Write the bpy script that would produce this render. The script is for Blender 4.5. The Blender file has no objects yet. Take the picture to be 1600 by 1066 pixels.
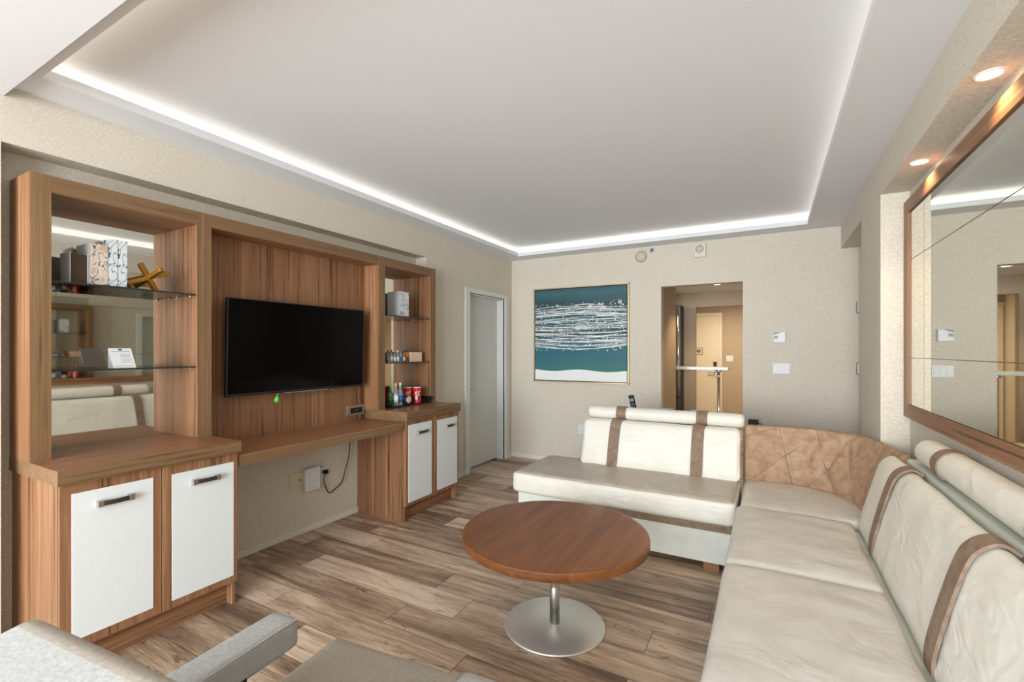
import bpy, bmesh, math, random
from mathutils import Vector, Matrix, noise
C = bpy.context.scene.collection
sc = bpy.context.scene
R = math.radians

# ------------------------------------------------------------------ camera, world, light, exposure
cd = bpy.data.cameras.new('camera')
cam = bpy.data.objects.new('camera', cd); C.objects.link(cam)
cam.location = (2.9457, 0, 1.3797)
cam.rotation_euler = (R(90), 0, R(28.997))
cd.sensor_width = 36; cd.lens = 724.4 * 36 / 1600; cd.shift_y = 15.04 / 1600
cd.clip_start = 0.05
sc.camera = cam
sc.view_settings.view_transform = 'Standard'; sc.view_settings.look = 'None'
sc.view_settings.gamma = 1; sc.view_settings.use_curve_mapping = False
sc.view_settings.exposure = 0.0

w = bpy.data.worlds.new('sky'); sc.world = w; w.use_nodes = True
wn = w.node_tree.nodes; wl = w.node_tree.links
bg = wn['Background']
sky = wn.new('ShaderNodeTexSky'); sky.sky_type = 'NISHITA'; sky.sun_disc = False
sky.sun_elevation = R(50); sky.sun_rotation = R(150)
wl.new(sky.outputs[0], bg.inputs[0]); bg.inputs[1].default_value = 0.35

def area(name, loc, rot, sx, sy, power, col=(1, 1, 1), spread=180):
    l = bpy.data.lights.new(name, 'AREA'); l.shape = 'RECTANGLE'; l.size = sx; l.size_y = sy
    l.energy = power; l.color = col; l.spread = R(spread)
    o = bpy.data.objects.new(name, l); C.objects.link(o); o.location = loc; o.rotation_euler = rot
    return o
# daylight through the window wall behind the camera
area('window_daylight', (1.85, -3.12, 1.35), (R(90), 0, 0), 3.3, 2.2, 250, (0.91, 0.965, 1.0), 140)
CX0, CX1, CY0, CY1 = 0.222, 3.258, 0.761, 5.074
LED = (1.0, 0.87, 0.69)
# cove LED strips lying on the ledge behind the lip, shining up
area('cove_light_left', (CX0 - 0.13, (CY0 + CY1) / 2, 2.589), (R(180), 0, 0), 0.02, CY1 - CY0 + .2, 3.0, LED)
area('cove_light_right', (CX1 + 0.13, (CY0 + CY1) / 2, 2.589), (R(180), 0, 0), 0.02, CY1 - CY0 + .2, 3.4, LED)
area('cove_light_far', ((CX0 + CX1) / 2, CY1 + 0.13, 2.589), (R(180), 0, 0), CX1 - CX0 + .1, 0.02, 2.4, LED)
area('cove_light_near', ((CX0 + CX1) / 2, CY0 - 0.03, 2.589), (R(180), 0, 0), CX1 - CX0 + .1, 0.02, 2.4, LED)

# ------------------------------------------------------------------ materials
def new_mat(name):
    m = bpy.data.materials.new(name); m.use_nodes = True
    nt = m.node_tree; b = nt.nodes['Principled BSDF']
    return m, nt, b
def plain(name, col, rough=0.5, metal=0.0, spec=None, trans=0, emit=0, bump=0, bscale=200, coat=0):
    m, nt, b = new_mat(name)
    b.inputs['Base Color'].default_value = (*col, 1); b.inputs['Roughness'].default_value = rough
    b.inputs['Metallic'].default_value = metal
    if spec is not None: b.inputs['Specular IOR Level'].default_value = spec
    if trans: b.inputs['Transmission Weight'].default_value = trans
    if coat: b.inputs['Coat Weight'].default_value = coat
    if emit:
        b.inputs['Emission Color'].default_value = (*col, 1); b.inputs['Emission Strength'].default_value = emit
    n = nt.nodes.new('ShaderNodeTexNoise'); n.inputs['Scale'].default_value = bscale
    tc = nt.nodes.new('ShaderNodeTexCoord'); nt.links.new(tc.outputs['Object'], n.inputs['Vector'])
    if bump:
        bp = nt.nodes.new('ShaderNodeBump'); bp.inputs['Strength'].default_value = bump; bp.inputs['Distance'].default_value = 0.002
        nt.links.new(n.outputs[0], bp.inputs['Height']); nt.links.new(bp.outputs[0], b.inputs['Normal'])
    else:
        mr = nt.nodes.new('ShaderNodeMapRange'); mr.inputs[3].default_value = max(0, rough - .03); mr.inputs[4].default_value = rough + .03
        nt.links.new(n.outputs[0], mr.inputs[0]); nt.links.new(mr.outputs[0], b.inputs['Roughness'])
    return m
def ramp(nt, stops):
    r = nt.nodes.new('ShaderNodeValToRGB'); e = r.color_ramp.elements
    while len(e) < len(stops): e.new(0.5)
    for i, (p, c) in enumerate(stops): e[i].position = p; e[i].color = (*c, 1)
    return r
def tex(nt, scale, vec_scale=(1, 1, 1), detail=6, rough=.6, dist=0, coord='Object', kind='ShaderNodeTexNoise'):
    tc = nt.nodes.new('ShaderNodeTexCoord'); mp = nt.nodes.new('ShaderNodeMapping'); mp.inputs['Scale'].default_value = vec_scale
    n = nt.nodes.new(kind); n.inputs['Scale'].default_value = scale; n.inputs['Detail'].default_value = detail
    n.inputs['Roughness'].default_value = rough; n.inputs['Distortion'].default_value = dist
    nt.links.new(tc.outputs[coord], mp.inputs[0]); nt.links.new(mp.outputs[0], n.inputs['Vector'])
    return n
def wood(name, axis, cols, rough=.42, fine=1.0, spec=.4, bump=.12):
    """zebra-streaked veneer whose grain runs along the given axis"""
    m, nt, b = new_mat(name)
    def sv(a, al): v = [a] * 3; v['XYZ'.index(axis)] = al; return v
    n1 = tex(nt, 1.0, sv(9, .5), 4, .6, .5); n3 = tex(nt, 1.0, sv(55 * fine, .7), 3, .62, .35); n2 = tex(nt, 1.0, sv(260, 6.0), 2, .5)
    mx = nt.nodes.new('ShaderNodeMix'); mx.data_type = 'FLOAT'; mx.inputs[0].default_value = .62
    nt.links.new(n1.outputs[0], mx.inputs[2]); nt.links.new(n3.outputs[0], mx.inputs[3])
    m2 = nt.nodes.new('ShaderNodeMix'); m2.data_type = 'FLOAT'; m2.inputs[0].default_value = .2
    nt.links.new(mx.outputs[0], m2.inputs[2]); nt.links.new(n2.outputs[0], m2.inputs[3])
    r = ramp(nt, [(.39, cols[0]), (.465, cols[1]), (.535, cols[1]), (.61, cols[2])])
    nt.links.new(m2.outputs[0], r.inputs[0]); nt.links.new(r.outputs[0], b.inputs['Base Color'])
    b.inputs['Roughness'].default_value = rough; b.inputs['Specular IOR Level'].default_value = spec
    bp = nt.nodes.new('ShaderNodeBump'); bp.inputs['Strength'].default_value = bump; bp.inputs['Distance'].default_value = .001
    nt.links.new(n2.outputs[0], bp.inputs['Height']); nt.links.new(bp.outputs[0], b.inputs['Normal'])
    return m
W_COL = [(0.085, 0.034, 0.014), (0.262, 0.126, 0.060), (0.40, 0.218, 0.115)]
E_COL = [(0.11, 0.060, 0.028), (0.205, 0.118, 0.056), (0.285, 0.175, 0.090)]
M = {}
M_TOP = [(0.14, 0.050, 0.022), (0.31, 0.135, 0.062), (0.42, 0.20, 0.10)]
M['top'] = wood('walnut_worktop', 'Y', M_TOP, .3)
for ax in 'XYZ':
    M['wood' + ax] = wood('walnut_veneer_' + ax, ax, W_COL)
    M['edge' + ax] = wood('walnut_edge_' + ax, ax, E_COL, fine=1.3, bump=.2)
T_COL = [(0.13, 0.040, 0.011), (0.215, 0.073, 0.020), (0.30, 0.112, 0.034)]
def table_wood():
    m, nt, b = new_mat('lacquered_table_wood')
    n1 = tex(nt, 1.0, (14, 1.2, 14), 5, .6, .3); n2 = tex(nt, 1.0, (120, 6, 120), 3, .6)
    mx = nt.nodes.new('ShaderNodeMix'); mx.data_type = 'FLOAT'; mx.inputs[0].default_value = .3
    nt.links.new(n1.outputs[0], mx.inputs[2]); nt.links.new(n2.outputs[0], mx.inputs[3])
    # glued staves of differing tone
    tc = nt.nodes.new('ShaderNodeTexCoord'); sp = nt.nodes.new('ShaderNodeSeparateXYZ'); nt.links.new(tc.outputs['Object'], sp.inputs[0])
    a = nt.nodes.new('ShaderNodeMath'); a.operation = 'MULTIPLY'; a.inputs[1].default_value = 8.5; nt.links.new(sp.outputs[0], a.inputs[0])
    f = nt.nodes.new('ShaderNodeMath'); f.operation = 'FLOOR'; nt.links.new(a.outputs[0], f.inputs[0])
    wnz = nt.nodes.new('ShaderNodeTexWhiteNoise'); wnz.noise_dimensions = '1D'; nt.links.new(f.outputs[0], wnz.inputs['W'])
    m2 = nt.nodes.new('ShaderNodeMath'); m2.operation = 'MULTIPLY_ADD'; m2.inputs[1].default_value = .16; m2.inputs[2].default_value = -.08
    nt.links.new(wnz.outputs[0], m2.inputs[0])
    ad = nt.nodes.new('ShaderNodeMath'); nt.links.new(mx.outputs[0], ad.inputs[0]); nt.links.new(m2.outputs[0], ad.inputs[1])
    r = ramp(nt, [(.3, T_COL[0]), (.5, T_COL[1]), (.7, T_COL[2])]); nt.links.new(ad.outputs[0], r.inputs[0])
    nt.links.new(r.outputs[0], b.inputs['Base Color']); b.inputs['Roughness'].default_value = .33; b.inputs['Specular IOR Level'].default_value = .45
    return m
M['table'] = table_wood()
def floor_mat():
    m, nt, b = new_mat('plank_tile_floor'); L = nt.links
    def math_(op, a, bb=None, c=None):
        n = nt.nodes.new('ShaderNodeMath'); n.operation = op
        for i, v in enumerate((a, bb, c)):
            if v is None: continue
            if isinstance(v, (int, float)): n.inputs[i].default_value = v
            else: L.new(v, n.inputs[i])
        return n.outputs[0]
    tc = nt.nodes.new('ShaderNodeTexCoord'); sp = nt.nodes.new('ShaderNodeSeparateXYZ'); L.new(tc.outputs['Object'], sp.inputs[0])
    PW, PL = .2, 1.2
    yr = math_('DIVIDE', math_('ADD', sp.outputs[1], 10.06), PW); row = math_('FLOOR', yr)
    wr = nt.nodes.new('ShaderNodeTexWhiteNoise'); wr.noise_dimensions = '1D'; L.new(row, wr.inputs['W'])
    xr = math_('ADD', math_('DIVIDE', math_('ADD', sp.outputs[0], 20), PL), wr.outputs[0]); colm = math_('FLOOR', xr)
    cmb = nt.nodes.new('ShaderNodeCombineXYZ'); L.new(row, cmb.inputs[0]); L.new(colm, cmb.inputs[1])
    wp = nt.nodes.new('ShaderNodeTexWhiteNoise'); wp.noise_dimensions = '2D'; L.new(cmb.outputs[0], wp.inputs['Vector'])
    rnd = wp.outputs[0]
    # seams
    fy = math_('FRACT', yr); fx = math_('FRACT', xr)
    dy = math_('MULTIPLY', math_('MINIMUM', fy, math_('SUBTRACT', 1, fy)), PW)
    dx = math_('MULTIPLY', math_('MINIMUM', fx, math_('SUBTRACT', 1, fx)), PL)
    d = math_('MINIMUM', dx, dy); seam = nt.nodes.new('ShaderNodeMapRange'); L.new(d, seam.inputs[0]); seam.inputs[1].default_value = .0008; seam.inputs[2].default_value = .0028
    # grain coordinates shifted plank by plank
    off = nt.nodes.new('ShaderNodeCombineXYZ'); L.new(math_('MULTIPLY', rnd, 37), off.inputs[0]); L.new(math_('MULTIPLY', rnd, 11), off.inputs[1])
    va = nt.nodes.new('ShaderNodeVectorMath'); L.new(tc.outputs['Object'], va.inputs[0]); L.new(off.outputs[0], va.inputs[1])
    def nz(s, det, dist, ro=.6):
        mp = nt.nodes.new('ShaderNodeMapping'); mp.inputs['Scale'].default_value = s; L.new(va.outputs[0], mp.inputs[0])
        n = nt.nodes.new('ShaderNodeTexNoise'); n.inputs['Scale'].default_value = 1; n.inputs['Detail'].default_value = det; n.inputs['Distortion'].default_value = dist
        n.inputs['Roughness'].default_value = ro; L.new(mp.outputs[0], n.inputs['Vector']); return n.outputs[0]
    big = nz((.9, 11, 1), 4, .9); fine = nz((9, 130, 1), 3, .2); crack = nz((1.1, 9, 1), 3, 1.6, .55); blot = nz((2.2, 4, 1), 4, .5)
    tone = math_('ADD', math_('MULTIPLY', big, .48), math_('MULTIPLY', fine, .17))
    tone = math_('ADD', tone, math_('MULTIPLY', blot, .22)); tone = math_('ADD', tone, math_('MULTIPLY', math_('SUBTRACT', rnd, .5), .14))
    r = ramp(nt, [(.30, (.14, .09, .058)), (.38, (.30, .20, .132)), (.45, (.47, .335, .23)), (.54, (.70, .54, .40))])
    L.new(tone, r.inputs[0])
    # dark cracks where the warped noise crosses its middle
    cr = math_('ABSOLUTE', math_('SUBTRACT', crack, .5)); cm = nt.nodes.new('ShaderNodeMapRange'); L.new(cr, cm.inputs[0]); cm.inputs[1].default_value = .0; cm.inputs[2].default_value = .012
    gate = nt.nodes.new('ShaderNodeMapRange'); L.new(blot, gate.inputs[0]); gate.inputs[1].default_value = .46; gate.inputs[2].default_value = .54; gate.inputs[3].default_value = 1; gate.inputs[4].default_value = 0
    cfac = math_('MAXIMUM', cm.outputs[0], gate.outputs[0]); cfac = math_('MULTIPLY_ADD', cfac, .68, .32)
    cfac = math_('MULTIPLY', cfac, math_('MULTIPLY_ADD', seam.outputs[0], .7, .3))
    mxc = nt.nodes.new('ShaderNodeMix'); mxc.data_type = 'RGBA'; mxc.blend_type = 'MULTIPLY'; mxc.inputs[0].default_value = 1
    L.new(r.outputs[0], mxc.inputs[6]); L.new(cfac, mxc.inputs[7]); L.new(mxc.outputs[2], b.inputs['Base Color'])
    b.inputs['Roughness'].default_value = .36; b.inputs['Specular IOR Level'].default_value = .45
    bp = nt.nodes.new('ShaderNodeBump'); bp.inputs['Strength'].default_value = .25; bp.inputs['Distance'].default_value = .002
    L.new(math_('ADD', math_('MULTIPLY', fine, .3), math_('MULTIPLY', seam.outputs[0], 1)), bp.inputs['Height']); L.new(bp.outputs[0], b.inputs['Normal'])
    return m
M['floor'] = floor_mat()
def fabric(name, c1, c2, s=420, rough=.85, bump=.35, big=0.25, stretch=(1, 1, 1), dist=.001):
    """cross-woven threads"""
    m, nt, b = new_mat(name)
    a = tex(nt, s, (stretch[0] * .16, stretch[1] * .16, 1.0), 2, .5); c = tex(nt, s, (1, 1, .16), 2, .5); g = tex(nt, 3.5, (1, 1, 1), 4, .6)
    mx = nt.nodes.new('ShaderNodeMix'); mx.data_type = 'FLOAT'; mx.inputs[0].default_value = .5
    nt.links.new(a.outputs[0], mx.inputs[2]); nt.links.new(c.outputs[0], mx.inputs[3])
    m2 = nt.nodes.new('ShaderNodeMix'); m2.data_type = 'FLOAT'; m2.inputs[0].default_value = big
    nt.links.new(mx.outputs[0], m2.inputs[2]); nt.links.new(g.outputs[0], m2.inputs[3])
    r = ramp(nt, [(.36, c1), (.64, c2)]); nt.links.new(m2.outputs[0], r.inputs[0]); nt.links.new(r.outputs[0], b.inputs['Base Color'])
    b.inputs['Roughness'].default_value = rough; b.inputs['Specular IOR Level'].default_value = .25
    bp = nt.nodes.new('ShaderNodeBump'); bp.inputs['Strength'].default_value = bump; bp.inputs['Distance'].default_value = dist
    nt.links.new(mx.outputs[0], bp.inputs['Height']); nt.links.new(bp.outputs[0], b.inputs['Normal'])
    return m
M['paper'] = fabric('woven_wallpaper', (.55, .50, .42), (.79, .735, .64), s=420, big=.06)
M['paper_dim'] = fabric('dimmed_hall_wallpaper', (.38, .30, .22), (.56, .46, .36), s=420, big=.06)  # room wallpaper with the hall's weaker daylight put into its colour
M['chairfab'] = fabric('oatmeal_chair_fabric', (.36, .355, .345), (.52, .515, .50), s=700, bump=.5, big=.1)
M['chairfab2'] = fabric('taupe_chair_fabric', (.33, .29, .235), (.45, .40, .335), s=700, bump=.5, big=.1)
def leather(name, c1, c2, rough=.45, wr=.25, spec=.4, s=9, mottled=.5):
    m, nt, b = new_mat(name)
    g = tex(nt, s, (1, 1, 1), 6, .6, .4); fine = tex(nt, 260, (1, 1, 1), 3, .5); wn_ = tex(nt, 5, (1, 1, 2.2), 2, .5, 1.6)
    r = ramp(nt, [(.5 - mottled * .3, c1), (.5 + mottled * .3, c2)]); nt.links.new(g.outputs[0], r.inputs[0]); nt.links.new(r.outputs[0], b.inputs['Base Color'])
    b.inputs['Roughness'].default_value = rough; b.inputs['Specular IOR Level'].default_value = spec
    b1 = nt.nodes.new('ShaderNodeBump'); b1.inputs['Strength'].default_value = wr; b1.inputs['Distance'].default_value = .02; nt.links.new(wn_.outputs[0], b1.inputs['Height'])
    b2 = nt.nodes.new('ShaderNodeBump'); b2.inputs['Strength'].default_value = .15; b2.inputs['Distance'].default_value = .001; nt.links.new(fine.outputs[0], b2.inputs['Height'])
    nt.links.new(b1.outputs[0], b2.inputs['Normal']); nt.links.new(b2.outputs[0], b.inputs['Normal'])
    return m
M['cream'] = leather('cream_leather', (.73, .70, .62), (.77, .745, .67), .42, .33)
M['seat'] = leather('pale_taupe_leather', (.60, .56, .51), (.67, .635, .59), .45, .25)
M['seatA'] = leather('taupe_seat_top_leather', (.46, .40, .33), (.54, .485, .42), .42, .1)
M['basewhite'] = leather('greenish_white_leather', (.64, .66, .60), (.72, .73, .67), .5, .05)
M['suede'] = leather('brown_suede_leather', (.30, .165, .09), (.50, .35, .24), .62, .8, .25, 16, .8)
M['strap'] = leather('brown_strap_leather', (.17, .11, .075), (.31, .22, .155), .6, .05, .25, 30, .8)
M['channel'] = plain('grey_green_lining', (.60, .62, .54), .7, bump=.2)
M['ceil'] = plain('ceiling_paint', (.79, .81, .845), .9, bump=.05, bscale=400)
M['trimcream'] = plain('cream_skirting_paint', (.76, .72, .64), .5)
M['white'] = plain('white_paint', (.72, .74, .72), .5)
M['doorp'] = plain('door_paint', (.66, .67, .64), .45)
M['doorback'] = plain('entry_door_laminate', (.72, .66, .54), .5)
M['panelw'] = plain('white_textured_panel', (.74, .77, .78), .4, bump=.25, bscale=300)
M['steel'] = plain('brushed_steel', (.80, .80, .77), .48, .85)
M['fridge'] = plain('dark_steel_appliance', (.20, .18, .165), .32, .9)
M['chrome'] = plain('chrome', (.78, .78, .78), .12, 1.0)
M['nickel'] = plain('satin_nickel', (.55, .54, .51), .3, 1.0)
M['dark'] = plain('dark_bronze_leather', (.035, .027, .024), .4)
M['black'] = plain('black_plastic', (.008, .008, .009), .3)
M['screen'] = plain('television_screen', (.0006, .0006, .0007), .12, spec=.12)
M['blackmetal'] = plain('black_metal', (.012, .012, .013), .5)
M['mirror'] = plain('tinted_mirror', (.74, .72, .66), .015, 1.0)
M['mirror2'] = plain('wall_mirror_glass', (.80, .79, .72), .012, 1.0)
M['seam'] = plain('bronze_seam', (.40, .29, .16), .25, 1.0)
M['plastic'] = plain('white_plastic', (.74, .76, .77), .4)
M['ivory'] = plain('ivory_plastic', (.66, .59, .43), .45)
M['ivory2'] = plain('pale_ivory_plastic', (.70, .67, .57), .45)
M['greige'] = plain('greige_plastic', (.58, .54, .44), .5)
M['gold'] = plain('brass_frame', (.62, .48, .30), .35, .7)
M['goldjack'] = plain('antique_gold', (.50, .25, .045), .38, .75)
M['green'] = plain('lime_plastic', (.12, .62, .08), .4)
M['red'] = plain('red_label', (.62, .012, .02), .35)
M['lampglow'] = plain('downlight_lens', (1.0, .88, .68), .5, emit=9)
M['bluegrey'] = plain('blue_grey_cable', (.2, .26, .3), .4)
M['bookwhite'] = plain('white_book_cloth', (.68, .72, .76), .55)
M['bookdark'] = plain('dark_book_pages', (.065, .033, .018), .7)
M['peach'] = plain('peach_card_box', (.78, .52, .40), .6)
M['paleblue'] = plain('pale_blue_paper', (.35, .55, .72), .5)
M['bottleblue'] = plain('blue_label', (.03, .13, .42), .35)
M['amber'] = plain('amber_liquid', (.36, .11, .02), .15)
M['darkred'] = plain('dark_red_label', (.16, .02, .015), .35)
M['yellow'] = plain('yellow_label', (.8, .6, .1), .4)
M['grey'] = plain('grey_print', (.25, .25, .26), .6)
M['bottleglass'] = plain('clear_bottle_glass', (.78, .82, .82), .06, trans=.75)
M['greenglass'] = plain('green_bottle_glass', (.02, .22, .06), .08, trans=.4)
M['brownglass'] = plain('brown_bottle_glass', (.20, .07, .02), .1, trans=.3)
def glass(name, col, mixw):
    m, nt, b = new_mat(name); out = nt.nodes['Material Output']
    tr = nt.nodes.new('ShaderNodeBsdfTransparent'); tr.inputs[0].default_value = (*col, 1)
    gl = nt.nodes.new('ShaderNodeBsdfGlossy'); gl.inputs['Roughness'].default_value = .02
    fr = nt.nodes.new('ShaderNodeFresnel'); fr.inputs[0].default_value = 1.5
    ad = nt.nodes.new('ShaderNodeMath'); ad.operation = 'MULTIPLY_ADD'; ad.inputs[1].default_value = 1; ad.inputs[2].default_value = mixw
    nt.links.new(fr.outputs[0], ad.inputs[0])
    mx = nt.nodes.new('ShaderNodeMixShader'); nt.links.new(ad.outputs[0], mx.inputs[0]); nt.links.new(tr.outputs[0], mx.inputs[1]); nt.links.new(gl.outputs[0], mx.inputs[2])
    nt.links.new(mx.outputs[0], out.inputs[0]); return m
M['glass'] = glass('smoked_shelf_glass', (.62, .62, .56), .03)
M['clearglass'] = glass('clear_window_glass', (.94, .96, .96), .0)
M['greenedge'] = plain('glass_edge', (.02, .025, .022), .2)
M['frost'] = plain('thick_pale_glass', (.50, .62, .60), .15)
def spine(name, base, ink, warm):
    m, nt, b = new_mat(name)
    n = tex(nt, 12, (1, 1, .7), 2, .5, 1.8); s = nt.nodes.new('ShaderNodeMath'); s.operation = 'SUBTRACT'; s.inputs[1].default_value = .5; nt.links.new(n.outputs[0], s.inputs[0])
    a = nt.nodes.new('ShaderNodeMath'); a.operation = 'ABSOLUTE'; nt.links.new(s.outputs[0], a.inputs[0])
    r = ramp(nt, [(.0, ink), (.012, ink), (.022, base), (.10, base), (.15, warm)]); nt.links.new(a.outputs[0], r.inputs[0])
    nt.links.new(r.outputs[0], b.inputs['Base Color']); b.inputs['Roughness'].default_value = .5
    return m
M['spineblue'] = spine('blue_branch_print', (.70, .74, .76), (.04, .10, .19), (.70, .74, .76))
M['spinewarm'] = spine('sepia_branch_print', (.72, .62, .53), (.10, .12, .15), (.62, .42, .30))
def canvas():
    m, nt, b = new_mat('teal_abstract_paint')
    tc = nt.nodes.new('ShaderNodeTexCoord'); sp = nt.nodes.new('ShaderNodeSeparateXYZ'); nt.links.new(tc.outputs['Object'], sp.inputs[0])
    n = tex(nt, 1, (1.6, 1, 9), 5, .6, .7); ad = nt.nodes.new('ShaderNodeMath'); ad.operation = 'MULTIPLY_ADD'; ad.inputs[1].default_value = .16
    nt.links.new(n.outputs[0], ad.inputs[0]); nt.links.new(sp.outputs[2], ad.inputs[2])
    dv = nt.nodes.new('ShaderNodeMapRange'); dv.inputs[1].default_value = .08; dv.inputs[2].default_value = 1.24
    nt.links.new(ad.outputs[0], dv.inputs[0])
    r = ramp(nt, [(.13, (.02, .17, .14)), (.17, (.03, .16, .17)), (.26, (.02, .13, .175)), (.4, (.012, .115, .165)), (.5, (.015, .06, .08)), (.62, (.03, .12, .15)), (.82, (.014, .058, .075)), (.93, (.03, .12, .14)), (1, (.018, .075, .10))])
    nt.links.new(dv.outputs[0], r.inputs[0]); nt.links.new(r.outputs[0], b.inputs['Base Color']); b.inputs['Roughness'].default_value = .55
    return m
M['canvas'] = canvas()
M['pwhite'] = plain('white_brush_paint', (.84, .86, .86), .6)
M['pcream'] = plain('cream_splatter_paint', (.74, .68, .52), .6)

# ------------------------------------------------------------------ builders
WM = {}                                           # world matrix of every empty
def tag(o, label, cat, group=None, kind=None):
    if label: o['label'] = label
    if cat: o['category'] = cat
    if group: o['group'] = group
    if kind: o['kind'] = kind
    return o
def thing(name, label, cat, loc=(0, 0, 0), rz=0, group=None):
    o = bpy.data.objects.new(name, None); C.objects.link(o); o.location = loc; o.rotation_euler = (0, 0, rz)
    o.empty_display_size = .1; WM[o] = Matrix.Translation(loc) @ Matrix.Rotation(rz, 4, 'Z')
    return tag(o, label, cat, group)
class MB:
    def __init__(s): s.bm = bmesh.new(); s.mats = []
    def mi(s, m):
        m = M[m]
        if m not in s.mats: s.mats.append(m)
        return s.mats.index(m)
    def _fin(s, faces, m, smooth=False):
        i = s.mi(m)
        for f in faces: f.material_index = i; f.smooth = smooth
    def box(s, x0, x1, y0, y1, z0, z1, m, bev=0, seg=2, mx=None):
        r = bmesh.ops.create_cube(s.bm, size=1); vs = r['verts']
        for v in vs: v.co = Vector(((x0 + x1) / 2 + v.co.x * (x1 - x0), (y0 + y1) / 2 + v.co.y * (y1 - y0), (z0 + z1) / 2 + v.co.z * (z1 - z0)))
        fs = list({f for v in vs for f in v.link_faces})
        if bev:
            es = list({e for v in vs for e in v.link_edges})
            rr = bmesh.ops.bevel(s.bm, geom=es, offset=bev, segments=seg, affect='EDGES', profile=.5)
            fs = [f for f in set(fs) | set(rr['faces']) if f.is_valid]
            vs = list({v for f in fs for v in f.verts})
        if mx is not None:
            for v in vs: v.co = mx @ v.co
        s._fin(fs, m); return s
    def tube(s, pts, r, m, n=12, cap=True):
        pts = [Vector(p) for p in pts]; rings = []
        up = Vector((0, 0, 1)); prev = None
        for i, p in enumerate(pts):
            d = (pts[min(i + 1, len(pts) - 1)] - pts[max(i - 1, 0)]).normalized()
            if prev is None:
                a = d.orthogonal().normalized()
            else:
                a = (prev - d * prev.dot(d)).normalized()
            prev = a; b = d.cross(a); rr = r[i] if isinstance(r, (list, tuple)) else r
            rings.append([s.bm.verts.new(p + (a * math.cos(2 * math.pi * k / n) + b * math.sin(2 * math.pi * k / n)) * rr) for k in range(n)])
        fs = []
        for q, t in zip(rings, rings[1:]):
            for k in range(n): fs.append(s.bm.faces.new((q[k], q[(k + 1) % n], t[(k + 1) % n], t[k])))
        s._fin(fs, m, True)
        if cap:
            s._fin([s.bm.faces.new(rings[0][::-1]), s.bm.faces.new(rings[-1])], m)
        return s
    def lathe(s, prof, m, c=(0, 0, 0), n=32, axis='Z', smooth=True):
        rings = []
        for r, h in prof:
            ring = []
            for k in range(n):
                a = 2 * math.pi * k / n; x, y = r * math.cos(a), r * math.sin(a)
                p = {'Z': (x, y, h), 'Y': (x, h, -y), 'X': (h, x, y)}[axis]
                ring.append(s.bm.verts.new(Vector(c) + Vector(p)))
            rings.append(ring)
        fs = []
        for q, t in zip(rings, rings[1:]):
            for k in range(n): fs.append(s.bm.faces.new((q[k], q[(k + 1) % n], t[(k + 1) % n], t[k])))
        s._fin(fs, m, smooth)
        s._fin([s.bm.faces.new(rings[0][::-1]), s.bm.faces.new(rings[-1])], m)
        return s
    def rbox(s, x0, x1, y0, y1, z0, z1, r, m, n=14, fn=None, mx=None):
        """soft rounded box: a cube grid pushed out from an inner box by radius r"""
        h = Vector(((x1 - x0) / 2, (y1 - y0) / 2, (z1 - z0) / 2)); c = Vector(((x0 + x1) / 2, (y0 + y1) / 2, (z0 + z1) / 2))
        grid = {}; fs = []
        # denser sampling near the edges
        t = [-1 + 2 * i / n for i in range(n + 1)]
        t = [math.copysign(abs(q) ** .75, q) for q in t]
        def vert(i, j, k):
            key = (i, j, k)
            if key not in grid:
                p = Vector((t[i] * h.x, t[j] * h.y, t[k] * h.z))
                rr = min(r, h.x * .999, h.y * .999, h.z * .999)
                q = Vector([max(-(h[a] - rr), min(h[a] - rr, p[a])) for a in range(3)])
                d = p - q
                p = q + d.normalized() * rr if d.length > 1e-9 else p
                p = p + c
                if fn: p = fn(p, Vector((t[i], t[j], t[k])))
                if mx is not None: p = mx @ p
                grid[key] = s.bm.verts.new(p)
            return grid[key]
        for a in range(n):
            for b in range(n):
                for k, fl in ((0, 1), (n, 0)):
                    q = [vert(a, b, k), vert(a + 1, b, k), vert(a + 1, b + 1, k), vert(a, b + 1, k)]; fs.append(s.bm.faces.new(q[::-1] if fl else q))
                    q = [vert(a, k, b), vert(a + 1, k, b), vert(a + 1, k, b + 1), vert(a, k, b + 1)]; fs.append(s.bm.faces.new(q if fl else q[::-1]))
                    q = [vert(k, a, b), vert(k, a + 1, b), vert(k, a + 1, b + 1), vert(k, a, b + 1)]; fs.append(s.bm.faces.new(q[::-1] if fl else q))
        s._fin(fs, m, True); return s
    def loft(s, rings, m, closed=True, cap=True, smooth=True):
        vr = [[s.bm.verts.new(p) for p in ring] for ring in rings]; fs = []; n = len(vr[0])
        for q, t in zip(vr, vr[1:]):
            for k in range(n if closed else n - 1): fs.append(s.bm.faces.new((q[k], q[(k + 1) % n], t[(k + 1) % n], t[k])))
        s._fin(fs, m, smooth)
        if cap: s._fin([s.bm.faces.new(vr[0][::-1]), s.bm.faces.new(vr[-1])], m, smooth)
        return s
    def quad(s, pts, m):
        s._fin([s.bm.faces.new([s.bm.verts.new(p) for p in pts])], m); return s
    def build(s, name, parent=None, local=False, label=None, bev=0):
        bmesh.ops.recalc_face_normals(s.bm, faces=s.bm.faces[:])
        me = bpy.data.meshes.new(name); s.bm.to_mesh(me); s.bm.free()
        for m in s.mats: me.materials.append(m)
        o = bpy.data.objects.new(name, me); C.objects.link(o)
        if parent is not None:
            o.parent = parent
            if not local: me.transform(WM[parent].inverted())
            WM[o] = WM[parent]
        else: WM[o] = Matrix.Identity(4)
        if bev:
            bv = o.modifiers.new('bevel', 'BEVEL'); bv.width = bev; bv.segments = 2; bv.limit_method = 'ANGLE'; bv.harden_normals = False
        if label: o['label'] = label
        return o
def struct(name, mb): o = mb.build(name); o['kind'] = 'structure'; return o
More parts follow.
